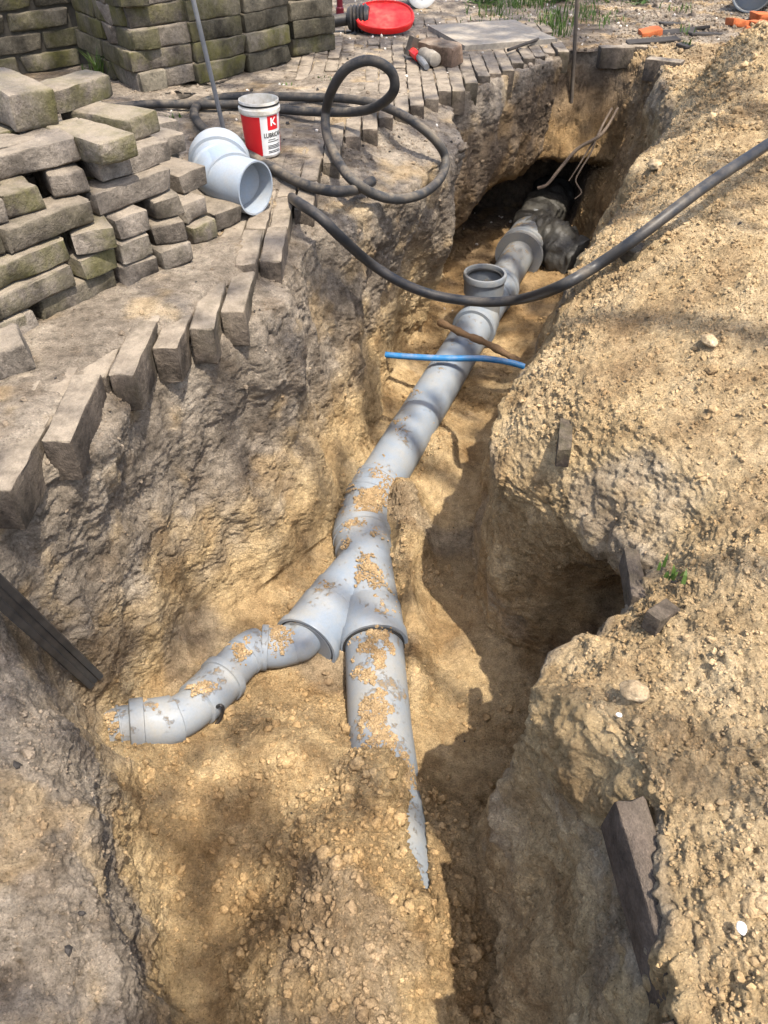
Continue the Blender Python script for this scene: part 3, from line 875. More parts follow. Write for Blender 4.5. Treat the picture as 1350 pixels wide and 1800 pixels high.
def wrap_text(body, ph_c, z_c, size, off, mat, name, sx=1.0):
    cu = bpy.data.curves.new(name, 'FONT'); cu.body = body; cu.size = size; cu.align_x = 'CENTER'; cu.align_y = 'CENTER'; cu.offset = size * .02
    t = bpy.data.objects.new(name, cu); COL.objects.link(t)
    bpy.context.view_layer.update()
    me = bpy.data.meshes.new_from_object(t.evaluated_get(bpy.context.evaluated_depsgraph_get()))
    bpy.data.objects.remove(t)
    for v in me.vertices:
        z = z_c + v.co.y; r = rad(z) + off; ph = math.radians(ph_c) + v.co.x * sx / r
        v.co = (bp.x + math.cos(ph) * r, bp.y + math.sin(ph) * r, bp.z + z)
    return part(name, me, mat, tub, smooth=False)


wrap_text('K', -43, .084, .026, .0016, M['whiteprint'], 'logo_letter', 1.1)
wrap_text('LUBRICANT', -38, .054, .0150, .0016, M['blackprint'], 'lettering', .78)
for i, (z, w) in enumerate([(.043, 26), (.038, 44), (.029, 50), (.0255, 46), (.022, 52), (.0155, 44), (.012, 50)]):
    wrap('print_line', -60 - w * .1, -60 - w * .1 + w, z, z + .0016, .0012, M['blackprint'], 8, 1)
mb = MB(); mb.tube([zz(.1175), zz(.1178), zz(.122), zz(.1223)], [rad(.12), rad(.12) + .0008, rad(.12) + .0008, rad(.12)], 48, caps=False); part('dark_band', mb, M['blackprint'], tub)

# ------------------------------------------------------------------ hoses
def lay(u, v, dz, z0=0.0):
    """Point on the paving or bench that shows at (u, v), lifted by dz."""
    return at(u, v, z0 + dz)


HR = .0122
hp = [at(200, 190, .016), at(268, 183, .016), at(350, 184, .018), at(430, 184, .018), at(500, 193, .018), at(570, 197, .03), at(630, 196, .055), at(668, 184, .10), at(692, 160, .15),
      at(690, 130, .19), at(668, 111, .215), at(640, 107, .22), at(608, 122, .20), at(585, 155, .15), at(573, 195, .08), at(574, 235, .04), at(590, 275, .0),
      at(615, 312, -.095), at(655, 340, -.105), at(700, 350, -.105), at(745, 339, -.10), at(775, 312, -.09), at(783, 280, -.065), at(768, 250, -.02),
      at(735, 220, .02), at(695, 196, .035), at(650, 180, .03), at(600, 173, .022), at(540, 171, .018), at(460, 169, .035), at(400, 171, .03), at(362, 178, .018),
      at(342, 192, .016), at(346, 212, .016), at(368, 234, .016), at(400, 254, .016), at(440, 274, .012), at(480, 296, .0), at(520, 318, -.03), at(560, 332, -.06), at(600, 337, -.085), at(632, 331, -.10), at(655, 318, -.125)]
def clear(p):
    """Lifts a point along its line of sight until the hose rests on what is under it."""
    for _ in range(3):
        g = ground_z(p.x, p.y, r=.02)
        if p.x < np.interp(p.y, [a[1] for a in RIM], [a[0] for a in RIM]) + .03: g = max(g, .003)
        if p.z >= g + HR * .9: break
        z = g + HR; d = p - Vector((0, 0, HCAM)); p = Vector((0, 0, HCAM)) + d * ((z - HCAM) / d.z)
    return p


hp = [clear(p) for p in hp]
mb = MB(); mb.tube(catmull(hp, 7), HR, 14)
o = part('rubber_hose', mb, M['rubber'], None); tag(o, 'dusty black rubber hose looped in a coil on the paving edge', 'hose', 'black hoses')
hc = [at(470, 318, -.10), at(500, 338, -.09), at(520, 353, -.072), at(560, 380, -.07), at(600, 418, -.09), at(650, 462, -.13), at(700, 494, -.175), at(750, 515, -.205), at(800, 526, -.22), at(860, 531, -.215), at(920, 525, -.18),
      at(985, 503, -.11), at(1050, 466, -.03), at(1110, 425, .035), at(1170, 380, .075), at(1240, 327, .11), at(1310, 280, .13), at(1400, 222, .15), at(1520, 150, .16)]
hc = hc[:2] + [clear(p) for p in hc[2:6]] + hc[6:10] + [clear(p) for p in hc[10:]]
mb = MB(); mb.tube(catmull(hc, 8), .0118, 14)
o = part('rubber_hose', mb, M['rubber_clean'], None); tag(o, 'clean black hose stretched across the trench above the grey pipe', 'hose', 'black hoses')

# ------------------------------------------------------------------ things across the trench
bt = [at(590, 612, -.58), at(630, 617, -.58), at(662, 622, -.58), at(720, 627, -.579), at(790, 630, -.575), at(845, 630, -.575), at(885, 635, -.583), at(914, 642, -.592), at(935, 652, -.61)]
mb = MB(); mb.tube(catmull(bt, 6), .0095, 14)
o = part('water_tube', mb, M['blue'], None); tag(o, 'thin bright blue plastic water tube crossing over the drain pipe', 'tube')
rt = [at(772, 566, -.56), at(795, 577, -.56), at(820, 589, -.565), at(850, 601, -.575), at(880, 617, -.59), at(912, 636, -.61)]
rp = catmull(rt, 6); mb = MB(); mb.tube(rp, [.011 + .002 * math.sin(i * .9) + .001 * math.sin(i * 2.3) for i in range(len(rp))], 12)
o = part('broken_root', mb, M['root'], None); tag(o, 'broken brown root lying across the drain pipe just behind the blue tube', 'root')

# roots hanging at the far end of the trench
roots = [([at(1086, 190, -.175), at(1066, 225, -.225), at(1048, 243, -.25), at(1015, 262, -.29), at(985, 296, -.35), at(962, 324, -.395), at(945, 331, -.41)], [.006, .008, .009, .009, .009, .008, .009]),
         ([at(1076, 190, -.17), at(1062, 215, -.21), at(1050, 240, -.245)], [.006, .006, .007]),
         ([at(1052, 238, -.245), at(1035, 262, -.29), at(1018, 290, -.34), at(1000, 318, -.39)], [.005, .005, .004, .003]),
         ([at(1048, 243, -.25), at(1038, 270, -.30), at(1022, 296, -.35), at(1012, 318, -.39), at(1022, 338, -.42), at(1010, 350, -.44)], [.005, .005, .005, .004, .004, .002])]
hr = thing('hanging_root', 'forked pale roots hanging from the dark far end of the trench', 'root', tuple(at(1050, 240, -.25)))
for pts, rr in roots:
    pp = catmull(pts, 5); mb = MB(); mb.tube(pp, list(.72 * np.interp(np.linspace(0, 1, len(pp)), np.linspace(0, 1, len(rr)), rr)), 8)
    part('root_branch', mb, M['paleroot'], hr)

# ------------------------------------------------------------------ black bar leaning on the wall of the pit
ba, bb = at(166, 1196, -.445), at(-60, 985, .0)
dirb = (bb - ba).normalized(); tp = ba + dirb * .95
view = (Vector((0, 0, HCAM)) - ba).normalized(); side = dirb.cross(view).normalized(); nb = side.cross(dirb).normalized()
Rb = Matrix((side, dirb, nb)).transposed()
mb = MB(); L = .95
prof = [(-.0165, -.006), (-.0148, -.008), (.0148, -.008), (.0165, -.006), (.0165, .006), (.0148, .008), (.006, .008), (.004, .0055), (-.004, .0055), (-.006, .008), (-.0148, .008), (-.0165, .006)]
vs = []
for k_, ln in enumerate((0, .004, L)):
    s_ = .9 if k_ == 0 else 1
    vs += [ba + Rb @ Vector((x * s_, ln, z * s_)) for x, z in prof]
n_ = len(prof); fs = [(i * n_ + k_, i * n_ + (k_ + 1) % n_, (i + 1) * n_ + (k_ + 1) % n_, (i + 1) * n_ + k_) for i in range(2) for k_ in range(n_)]
fs += [tuple(range(n_ - 1, -1, -1)), tuple(2 * n_ + k_ for k_ in range(n_))]
mb.add(vs, fs)
o = part('levering_bar', mb, M['blackbar'], None, smooth=False); tag(o, 'flat black bar leaning into the pit with sand stuck to its end', 'bar')

# ------------------------------------------------------------------ two thin rods standing upright
ra = at(397, 229, 0.0); rbx = Vector((-.545, ra.y - .01, .9)); ra.z = -.05
mb = MB(); mb.tube([ra, rbx], .0062, 12); o = part('steel_rod', mb, M['steel'], None); tag(o, 'thin grey steel rod stuck upright in the paving behind the loose elbow', 'rod', 'upright rods')
ra = at(1014, 135, -.10); mb = MB(); mb.tube([ra - Vector((0, 0, .15)), ra + Vector((-.052, .0, .36)), ra + Vector((-.10, 0, .8))], .0075, 10)
o = part('ground_rod', mb, M['rust'], None); tag(o, 'thin rusty rod standing at the far end of the trench', 'rod', 'upright rods')

# ------------------------------------------------------------------ bricks
def brick_mesh(name, L, Wd, H, seed, chip=1.0, rnd=.006):
    r = np.random.default_rng(seed)
    nx, ny, nz = 8, 4, 3
    idx = {}; V = []; Fc = []
    def vid(i, j, k):
        if (i, j, k) not in idx:
            idx[(i, j, k)] = len(V)
            g = lambda a, n, s: -s / 2 if a == 0 else s / 2 if a == n else (s / 2 - rnd * .9) * (-1 + 2 * (a - 1) / (n - 2))
            V.append((g(i, nx, L), g(j, ny, Wd), g(k, nz, H)))
        return idx[(i, j, k)]
    for i in range(nx):
        for j in range(ny):
            Fc.append((vid(i, j, 0), vid(i, j + 1, 0), vid(i + 1, j + 1, 0), vid(i + 1, j, 0)))
            Fc.append((vid(i, j, nz), vid(i + 1, j, nz), vid(i + 1, j + 1, nz), vid(i, j + 1, nz)))
    for i in range(nx):
        for k in range(nz):
            Fc.append((vid(i, 0, k), vid(i + 1, 0, k), vid(i + 1, 0, k + 1), vid(i, 0, k + 1)))
            Fc.append((vid(i, ny, k), vid(i, ny, k + 1), vid(i + 1, ny, k + 1), vid(i + 1, ny, k)))
    for j in range(ny):
        for k in range(nz):
            Fc.append((vid(0, j, k), vid(0, j, k + 1), vid(0, j + 1, k + 1), vid(0, j + 1, k)))
            Fc.append((vid(nx, j, k), vid(nx, j + 1, k), vid(nx, j + 1, k + 1), vid(nx, j, k + 1)))
    V = np.array(V); h = np.array([L, Wd, H]) / 2
    inner = np.clip(V, -(h - rnd), h - rnd); D = V - inner; ln = np.linalg.norm(D, axis=1, keepdims=True) + 1e-9
    V = inner + D / ln * np.minimum(ln, rnd)
    V = V + r.normal(size=V.shape) * .0008 + np.stack([fbm(V + seed, 22, 2, s) for s in (1, 2, 3)], -1) * np.array([.0016, .0016, .0010]) * chip
    for _ in range(3):                                                  # knocked-off corners
        c = h * r.choice([-1, 1], 3); c[r.integers(0, 3)] *= r.random() ** .5
        w = np.exp(-(np.linalg.norm(V - c, axis=1) / (.016 + .014 * r.random())) ** 2)
        V = V - (c / np.linalg.norm(c))[None] * (w * .009 * chip)[:, None]
    me = np_mesh(name, V, np.array(Fc))
    return me


BL, BW, BH = .203, .090, .0470
VAR = [brick_mesh('brick', BL, BW, BH, s, 1.5, .0055) for s in range(10)]
PVAR = [brick_mesh('paving_brick', .172, .0445, .072, 50 + s, .45, .0035) for s in range(8)]
SL, SW, SH = .168, .074, .0395                       # the stack is of smaller bricks
SVAR = [brick_mesh('stack_brick', SL, SW, SH, 90 + s, 1.2, .0048) for s in range(12)]


def lay_brick(parent, c, yaw, mat, var=None, tilt=(0, 0), scale=(1, 1, 1), name='brick', sharp=True):
    me = (var or random.choice(VAR))
    key = me.name + mat.name
    if key not in _vm:
        m2 = me.copy(); m2.materials.clear(); m2.materials.append(mat); m2.set_sharp_from_angle(angle=math.radians(42)); _vm[key] = m2
    o = bpy.data.objects.new(name, _vm[key]); COL.objects.link(o)
    o.location = Vector(c) - (parent.location if parent else Vector((0, 0, 0)))
    o.rotation_euler = (tilt[0], tilt[1], yaw); o.scale = scale
    if parent: o.parent = parent
    return o


_vm = {}
J = lambda s: random.uniform(-s, s)


def front_brick(parent, uL, vL, uR, vR, k, typ, ch=.041, z0=0.0, mat=None, back=0.0, z=None):
    """Brick whose front bottom edge shows from (uL,vL) to (uR,vR), on course k."""
    zb = z0 + k * ch if z is None else z
    a, b = at(uL, vL, zb), at(uR, vR, zb)
    e = (b - a); e.z = 0; ln = e.length; e.normalize(); nrm = Vector((-e.y, e.x, 0))
    mid_ = (a + b) / 2
    wid, dep, yaw = (SL, SW, math.atan2(e.y, e.x)) if typ == 's' else (SW, SL, math.atan2(e.y, e.x) + math.pi / 2)
    c = mid_ + nrm * (dep / 2 + back + J(.010)); c.z = zb + SH / 2
    sc = min(max(ln / wid * .97, .88), 1.08)
    return lay_brick(parent, c, yaw + J(.035), mat or M['brick'], random.choice(SVAR), scale=((sc, 1, .985) if typ == 's' else (1, sc, .985)), tilt=(J(.02), J(.02)))


stk = thing('brick_stack', 'stack of old grey bricks beside the trench, stepped down towards the loose elbow', 'brick stack', tuple(at(150, 520, 0)), group='dry brick stacks')
FR = [(-40, 630, 10, 606, 0, 's'), (10, 606, 72, 577, 0, 'h'), (76, 571, 209, 504, 0, 's'), (222, 506, 280, 480, 0, 'h'), (293, 480, 346, 458, 0, 'h'), (344, 433, 383, 416, 0, 'h'), (385, 413, 436, 391, 0, 'h'),
      (-130, 622, 0, 566, 1, 's'), (2, 564, 139, 502, 1, 's'), (148, 495, 207, 469, 1, 'h'), (215, 467, 276, 445, 1, 'h'), (278, 440, 337, 426, 1, 'h'), (337, 398, 372, 380, 1, 'h'),
      (-130, 572, -2, 514, 2, 's'), (0, 513, 130, 458, 2, 's'), (137, 454, 213, 437, 2, 'h'), (215, 427, 270, 406, 2, 'h'), (272, 389, 322, 373, 2, 'h'), (320, 343, 364, 323, 2, 'h'),
      (-125, 500, 8, 450, 3, 's'), (11, 448, 167, 387, 3, 's'), (170, 381, 312, 332, 3, 's'),
      (-50, 405, 13, 388, 4, 'h'), (15, 385, 85, 365, 4, 'h'), (98, 354, 163, 341, 4, 'h'), (180, 326, 306, 283, 4, 's'),
      (-160, 362, -4, 325, 5, 's'), (0, 323, 155, 287, 5, 's'), (172, 296, 247, 271, 5, 'h'), (236, 250, 278, 229, 5, 'h')]
for f in FR: front_brick(stk, *f)
# the rear half of the stack: bricks behind the visible face
e_ = Vector((math.cos(math.radians(50)), math.sin(math.radians(50)), 0)); n_b = Vector((-e_.y, e_.x, 0))
for k_, (s0, s1) in enumerate([(-.2, .48), (-.2, .46), (-.2, .42), (-.2, .34), (-.2, .30), (-.2, .10)]):
    s_ = s0
    while s_ < s1:
        c = Vector(at(150, 520, 0)) + e_ * s_ + n_b * (.205 + J(.008)); c.z = k_ * .041 + SH / 2
        lay_brick(stk, c, math.radians(50) + J(.04), M['brick'], random.choice(SVAR))
        c2 = c + n_b * .079; lay_brick(stk, c2 + e_ * .05, math.radians(50) + J(.04), M['brick'], random.choice(SVAR))
        if k_ == 5: lay_brick(stk, c - n_b * .078 + e_ * .03, math.radians(50) + J(.03), M['brick'], random.choice(SVAR))
        s_ += .172
o = lay_brick(None, at(18, 172, .246 + .034), math.radians(138), M['brick'], SVAR[3], tilt=(.06, -.07), scale=(1.0, 1.15, 1.5), name='loose_brick'); tag(o, 'chunky loose brick lying askew on top of the stepped brick stack', 'brick', 'loose bricks')
o = lay_brick(None, at(128, 160, .246 + .018), math.radians(64), M['brick'], SVAR[5], tilt=(.02, .02), name='loose_brick'); tag(o, 'sunlit flat brick at the back of the stepped stack, behind the askew one', 'brick', 'loose bricks')
o = lay_brick(None, at(-22, 630, .024), math.radians(28), M['brick'], tilt=(.05, -.12), scale=(.6, .85, 1.0), name='loose_brick'); tag(o, 'dark-ended loose brick on the sandy paving at the foot of the brick stack', 'brick', 'loose bricks')
o = lay_brick(None, at(775, 92, .034), math.radians(-38), M['redbrick'], tilt=(.06, .04), scale=(.72, .9, 1.3), name='loose_brick'); tag(o, 'brown loose brick on the paving next to the small hammer', 'brick', 'loose bricks')

pier = thing('brick_pier', 'dry stacked pier of mossy paving bricks in front of the wall', 'brick stack', tuple(at(350, 147, 0)), group='dry brick stacks')
CH = .0565
for ci, (uL, vL, uR, vR, nc) in enumerate([(240, 162, 347, 142, 8), (351, 147, 440, 129, 8), (441, 128, 514, 107, 8), (516, 102, 590, 89, 8)]):
    a, b = at(uL, vL, 0), at(uR, vR, 0); e = (b - a); e.z = 0; ln = e.length; e.normalize(); nrm = Vector((-e.y, e.x, 0)); yaw = math.atan2(e.y, e.x)
    for k_ in range(nc):
        for d_ in (0, 1):
            c = (a + b) / 2 + nrm * (BW / 2 + d_ * .095 - (.012 if ci == 0 else 0) + J(.008)) + e * J(.008 if ci else .014); c.z = k_ * CH + CH / 2
            lay_brick(pier, c, yaw + J(.025 if ci else .06), M['wallbrick'] if ci else M['brick'], scale=(ln / BL * .985, 1, CH / BH * .985), tilt=(J(.012), J(.012)))
cn = at(143, 115, 0); pl = at(240, 162, 0); e = (cn - pl); e.z = 0; ln = e.length; e.normalize(); yaw = math.atan2(e.y, e.x); nrm = Vector((e.y, -e.x, 0))
for k_ in range(8):
    off = .0 if k_ % 2 else .1; s_ = .11 + (0 if k_ % 2 else -.04)
    for i in range(2):
        c = pl + e * (s_ + i * .212) + nrm * (BW / 2 + J(.008)) + e * .0; c.z = k_ * CH + CH / 2
        lay_brick(pier, c, yaw + J(.03), M['wallbrick'], scale=(1, 1, CH / BH * .985))
wall = thing('brick_wall', 'low garden wall of dark mossy bricks behind the brick stacks', 'wall', tuple(cn))
wd = Vector((-.77, -.63, 0)).normalized(); wn_ = Vector((wd.y, -wd.x, 0)); wyaw = math.atan2(wd.y, wd.x)
if wn_.y < 0: wn_ = -wn_
for k_ in range(9):
    for i in range(6):
        c = cn + wd * (.10 + i * .213 - (.10 if k_ % 2 else 0)) + wn_ * (BW / 2 + J(.003)); c.z = k_ * .060 + .028
        lay_brick(wall, c, wyaw + J(.008), M['wallbrick'], scale=(1, 1, 1.07))
mb = MB(); mid_ = cn + wd * .6 + wn_ * .05; mb.box((mid_.x, mid_.y, .27), (.68, .034, .28), Matrix.Rotation(wyaw, 3, 'Z'))
part('mortar', mb, M['mortar'], wall, smooth=False)

# paving: columns of bricks laid on edge, ending raggedly along the trench
pav = thing('pavement', None, None, (0, 2, 0), kind='structure')
rx = np.array([p[0] for p in RIM]); ry = np.array([p[1] for p in RIM])
x = -.60; ncol = 0
while x < .66:
    ye = float(np.interp(x, rx, ry)) - .035 + random.choice([-.02, 0, 0, .01, .02])
    if x < -.44: ye += .025
    y = ye + .086; nrow = 0
    while y < 4.0:
        skip = (y - ye > .55) and not (2.9 < y < 3.9 and -.35 < x < .35) and not (1.6 < y < 2.4 and -.45 < x < -.1)
        if not skip:
            z = -.0345 + (.014 if x < -.40 and nrow < 2 else 0) + J(.0035) + (.002 if nrow == 0 else -.0015) + (-.010 if y < 1.5 and nrow > 0 else -.009 if y < 1.5 else 0)
            lay_brick(pav, (x, y, z), math.pi / 2 + J(.02), M['paver'], random.choice(PVAR), tilt=(J(.012), J(.02)), scale=(1, .97, 1))
        y += .1755; nrow += 1
    x += .0466; ncol += 1

# bricks of the old paving still stuck in the far edge and in the right bank
for (u, v, z, yaw, lab_, sc, dz_, dx_) in [
        (978, 680, -.05, 1.35, 'dark brick edge half buried in the bank beside the blue tube', (.5, .5, .5), -.004, .03),
        (1000, 766, -.05, .35, 'broken brick corner buried in the bank below the blue tube', (.22, .7, .4), -.008, .02),
        (1110, 925, -.05, 1.45, 'dark brick edge buried above the hollow in the bank', (.55, .45, .5), -.003, .024),
        (1165, 1015, -.03, .6, 'mossy brick corner poking from the sand behind the hollow', (.22, .5, .4), .004, .015),
        (1105, 450, -.05, .9, 'brick end poking from the bank under the stretched black hose', (.3, .9, .6), .004, .006),
        (1160, 1520, -.06, 1.64, 'long dark brick exposed in the near wall of the bank', (1.05, .7, .95), -.018, .010),
        (1245, 1785, -.03, .25, 'dark brick corner at the near end of the bank', (.5, .8, .7), -.012, .004)]:
    c = at(u, v, z + .04); c.z = z
    c.x += dx_; c.z = ground_z(c.x, c.y, r=.016) - .0425 * sc[2] + dz_
    o = lay_brick(None, c, yaw, M['buried'], random.choice(PVAR), tilt=(J(.04), J(.05)), scale=sc, name='buried_brick'); tag(o, lab_, 'brick', 'bricks buried in the bank')
for (u, v, yaw, lab_) in [(1080, 100, .05, 'pale upright paving brick in the far trench edge, beside the rod'), (1120, 98, -.1, 'pale upright paving brick in the far trench edge, middle one'), (1165, 124, -.5, 'pale upright paving brick where far edge meets the bank')]:
    c = at(u, v, -.035)
    o = lay_brick(None, c, yaw, M['paver'], random.choice(PVAR), scale=(.75, 1.2, 1), name='edging_brick'); tag(o, lab_, 'brick', 'bricks in the far trench edge')

# ------------------------------------------------------------------ things lying on the far paving
sl_ = at(862, 62, .006); mb = MB(); mb.box((sl_.x, sl_.y, .004), (.19, .19, .014), Matrix.Rotation(.32, 3, 'Z'))
o = part('paving_slab', mb, M['slab'], None, smooth=False); tag(o, 'flat grey concrete slab lying level beside the far trench', 'slab')
mb = MB(); p_ = at(920, 78, .02); mb.tube([at(893, 88, .016), at(946, 69, .018)], .006, 8); o = part('broken_stick', mb, M['bark'], None); tag(o, 'short dark stick lying against the concrete slab', 'stick')

hm = thing('club_hammer', 'small hammer with dark head and red band by the brown brick', 'hammer', tuple(at(742, 100, 0)))
mb = MB(); mb.box(at(727, 83, .035), (.020, .018, .030), Matrix.Rotation(.4, 3, 'Z') @ Matrix.Rotation(.35, 3, 'Y')); part('hammer_head', mb, M['rust'], hm, smooth=False)
mb = MB(); mb.tube([at(724, 90, .025), at(736, 100, .02)], [.014, .016], 10); part('red_band', mb, M['red'], hm)
mb = MB(); mb.tube([at(735, 99, .02), at(744, 110, .016), at(750, 118, .012)], [.011, .012, .010], 10); part('handle', mb, M['steel'], hm)
bo = thing('dusty_bottle', 'dusty grey crumpled bottle between the hammer and the brown brick', 'bottle', tuple(at(755, 100, 0)))
mb = MB(); q0, q1 = at(738, 92, .028), at(767, 106, .026)
mb.tube([seg(q0, q1, t) for t in (0, .02, .12, .2, .35, .5, .62, .8, .95, 1)], [.004, .012, .013, .022, .025, .022, .025, .024, .022, .012], 16); part('bottle_body', mb, M['slab'], bo)
mb = MB(); mb.tube([seg(q0, q1, -.10), seg(q0, q1, .03)], .012, 12); part('cap', mb, M['rust'], bo)

rt_ = thing('red_spade', 'red oval plastic spade with black ribbed collar lying behind the pier', 'spade', tuple(at(660, 40, 0)))
pc = at(676, 30, .055); mb = MB()
Rt = Matrix.Rotation(.10, 3, 'Z') @ Matrix.Rotation(math.radians(24), 3, 'X')
for_ = []
for (zz_, s_) in [(-.016, .90), (-.012, .97), (.006, 1.0), (.012, .97), (.013, .93), (.007, .90), (.009, .5), (.010, .02)]:
    for_.append([pc + Rt @ Vector((.118 * s_ * math.copysign(abs(math.cos(a)) ** .85, math.cos(a)), .088 * s_ * math.copysign(abs(math.sin(a)) ** .85, math.sin(a)), zz_)) for a in [2 * math.pi * i / 40 for i in range(40)]])
fs = [(i * 40 + k_, i * 40 + (k_ + 1) % 40, (i + 1) * 40 + (k_ + 1) % 40, (i + 1) * 40 + k_) for i in range(len(for_) - 1) for k_ in range(40)] + [tuple(range(39, -1, -1))]
mb.add([v for r_ in for_ for v in r_], fs); part('blade', mb, M['red'], rt_)
c0, c1_ = at(603, 34, .045), at(650, 30, .055)
mb = MB(); rr_ = []; pp_ = []
for i in range(13):
    t = i / 12; pp_.append(seg(c0, c1_, .2 + .8 * t)); rr_.append((.040 if i % 2 else .048) * (1 if 0 < i < 12 else .75))
mb.tube(pp_, rr_, 20); part('collar', mb, M['black'], rt_, ang=25)
mb = MB(); mb.tube([at(540, 44, .03), seg(c0, c1_, .3)], .022, 16); part('shaft', mb, M['black'], rt_)

bk = thing('paint_pail', 'dark red pail lying on its side with a white lid facing out', 'pail', tuple(at(742, 14, 0)))
lc = at(742, 16, 0) + Vector((0, 0, .073)); bdv = Vector((-.35, .93, .05)).normalized()
mb = MB(); mb.tube([lc, lc + bdv * .004, lc + bdv * .2], [.066, .068, .06], 32); part('pail_body', mb, M['purple'], bk)
mb = MB(); mb.tube([lc + bdv * .012, lc + bdv * .012, lc - bdv * .004, lc - bdv * .006, lc - bdv * .006, lc - bdv * .002, lc - bdv * .002, lc - bdv * .006], [.066, .073, .073, .070, .045, .043, .036, .034], 40); part('lid', mb, M['white'], bk)
pst = thing('red_post', 'dark red post standing behind the pier beside the red spade', 'post', tuple(at(597, 34, 0)))
mb = MB(); q0 = at(597, 32, 0) + Vector((0, .05, 0)); mb.tube([q0, q0 + Vector((0, 0, .03)), q0 + Vector((0, 0, .034)), q0 + Vector((0, 0, .5))], [.017, .017, .013, .013], 14); part('shaft', mb, M['purple'], pst)

sp_ = thing('pipe_offcut', 'short wide grey pipe offcut lying beyond the sand heap, open end outwards', 'pipe', tuple(at(1312, 18, 0)))
c0 = at(1311, 24, 0) + Vector((0, 0, .088)); d0 = Vector((.55, .83, 0)).normalized()
mb = MB(); pipe_run(mb, [c0, c0 + d0 * .5], [(0, .085), (.04, .085), (1, .085)], 40, hollow=(True, False), wall=.005); part('pipe_body', mb, M['pvc_far'], sp_)
mb = MB(); mb.tube([c0 + d0 * .04, c0 + d0 * .04, c0 + d0 * .055, c0 + d0 * .055], [.085, .088, .088, .085], 40); part('collar', mb, M['pvc_far'], sp_)

orl = ['long thin orange clay shard on the far ground by the heap', 'flat orange clay shard under the grey pipe offcut', 'small orange clay shard nearest to the sand heap', 'chunky orange clay shard at the edge of the pile', 'broad orange clay shard on top of the others', 'rusty orange tile piece lying among dark bark']
for i, (u, v, s_, yaw) in enumerate([(1300, 42, .075, .2), (1335, 44, .06, .6), (1322, 56, .045, -.3), (1345, 56, .05, .9), (1340, 34, .07, .1), (1143, 58, .055, .0)]):
    c = at(u, v, .012 if i < 5 else .008)
    o = lay_brick(None, c + Vector((0, 0, .01 * (i == 4))), yaw, M['orange'], VAR[i], tilt=(J(.25), J(.25)), scale=(s_ / .14, .75, .6), name='clay_shard'); tag(o, orl[i], 'shard', 'orange clay shards')
bl_ = ['curled dark bark strip nearest the trench end', 'long dark bark strip beside the orange tile piece', 'flat black bark piece farthest from the trench', 'narrow black bark piece near the sand heap', 'wide dark bark piece between the weeds and heap', 'small dark bark chip beside the far edging bricks']
for i, (u, v, s_, yaw) in enumerate([(1148, 72, .10, .1), (1185, 57, .10, .3), (1215, 50, .07, -.3), (1240, 60, .07, .2), (1180, 42, .06, .5), (1205, 80, .05, .9)]):
    c = at(u, v, .008)
    o = lay_brick(None, c, yaw, M['bark'], VAR[i + 2], tilt=(J(.2), J(.15)), scale=(s_ / .1, .45, .22), name='bark_piece'); tag(o, bl_[i], 'bark', 'dark bark pieces')

# pebbles one can pick out
pb = [(1303, 1632, 'oval white pebble on the sand of the near bank', .0048, 'quartz'), (1088, 1257, 'tiny white pebble below the sandy lump by the hollow', .003, 'quartz'), (1113, 1218, 'round sandy stone at the lip of the hollow', .014, 'clod'),
      (1245, 602, 'large round sandy stone on the wide bank', .013, 'clod'), (1150, 293, 'flat pale stone on the bank edge near the roots', .018, 'clod')]
iv, if_ = ico(2)
for i, (u, v, lab_, r_, mt) in enumerate(pb):
    c = at(u, v, .03); zg = ground_z(c.x, c.y)
    for _ in range(3): c = at(u, v, zg); zg = ground_z(c.x, c.y)
    rr = np.random.default_rng(80 + i); V = iv * (1 + (.12 if mt == 'quartz' else .34) * fbm(iv * 1.3 + i * 5, 1, 3, i)[:, None]) * np.array([1.15, .9, .62]) * r_
    a = rr.random() * 6; V = V @ np.array([[math.cos(a), math.sin(a), 0], [-math.sin(a), math.cos(a), 0], [0, 0, 1]])
    pm = np_mesh('pebble', V, if_); pa = pm.attributes.new('soil', 'FLOAT', 'POINT'); pa.data.foreach_set('value', np.full(len(V), .45, np.float32))
    o = obj('pebble', pm, M[mt]); o.location = (c.x, c.y, zg + r_ * .2); tag(o, lab_, 'stone', 'stones on the bank')

# ------------------------------------------------------------------ weeds
def blades(name, spots, mat, hgt, seed):
    r = random.Random(seed); mb = MB()
    for (x, y, z, n, sp, h) in spots:
        for _ in range(n):
            px, py = x + r.gauss(0, sp), y + r.gauss(0, sp); hh = h * r.uniform(.5, 1.2); a = r.uniform(0, 6.28); ln = r.uniform(.2, .9) * hh; w = r.uniform(.0015, .003)
            d = Vector((math.cos(a), math.sin(a), 0)); s = Vector((-d.y, d.x, 0)) * w
            b0 = Vector((px, py, z)); b1 = b0 + d * ln * .35 + Vector((0, 0, hh * .65)); b2 = b0 + d * ln + Vector((0, 0, hh))
            mb.add([b0 - s, b0 + s, b1 + s * .8, b1 - s * .8, b2], [(0, 1, 2, 3), (3, 2, 4)])
    return mb


def on_ground(u, v):
    c = at(u, v, 0); return (c.x, c.y, -.004)


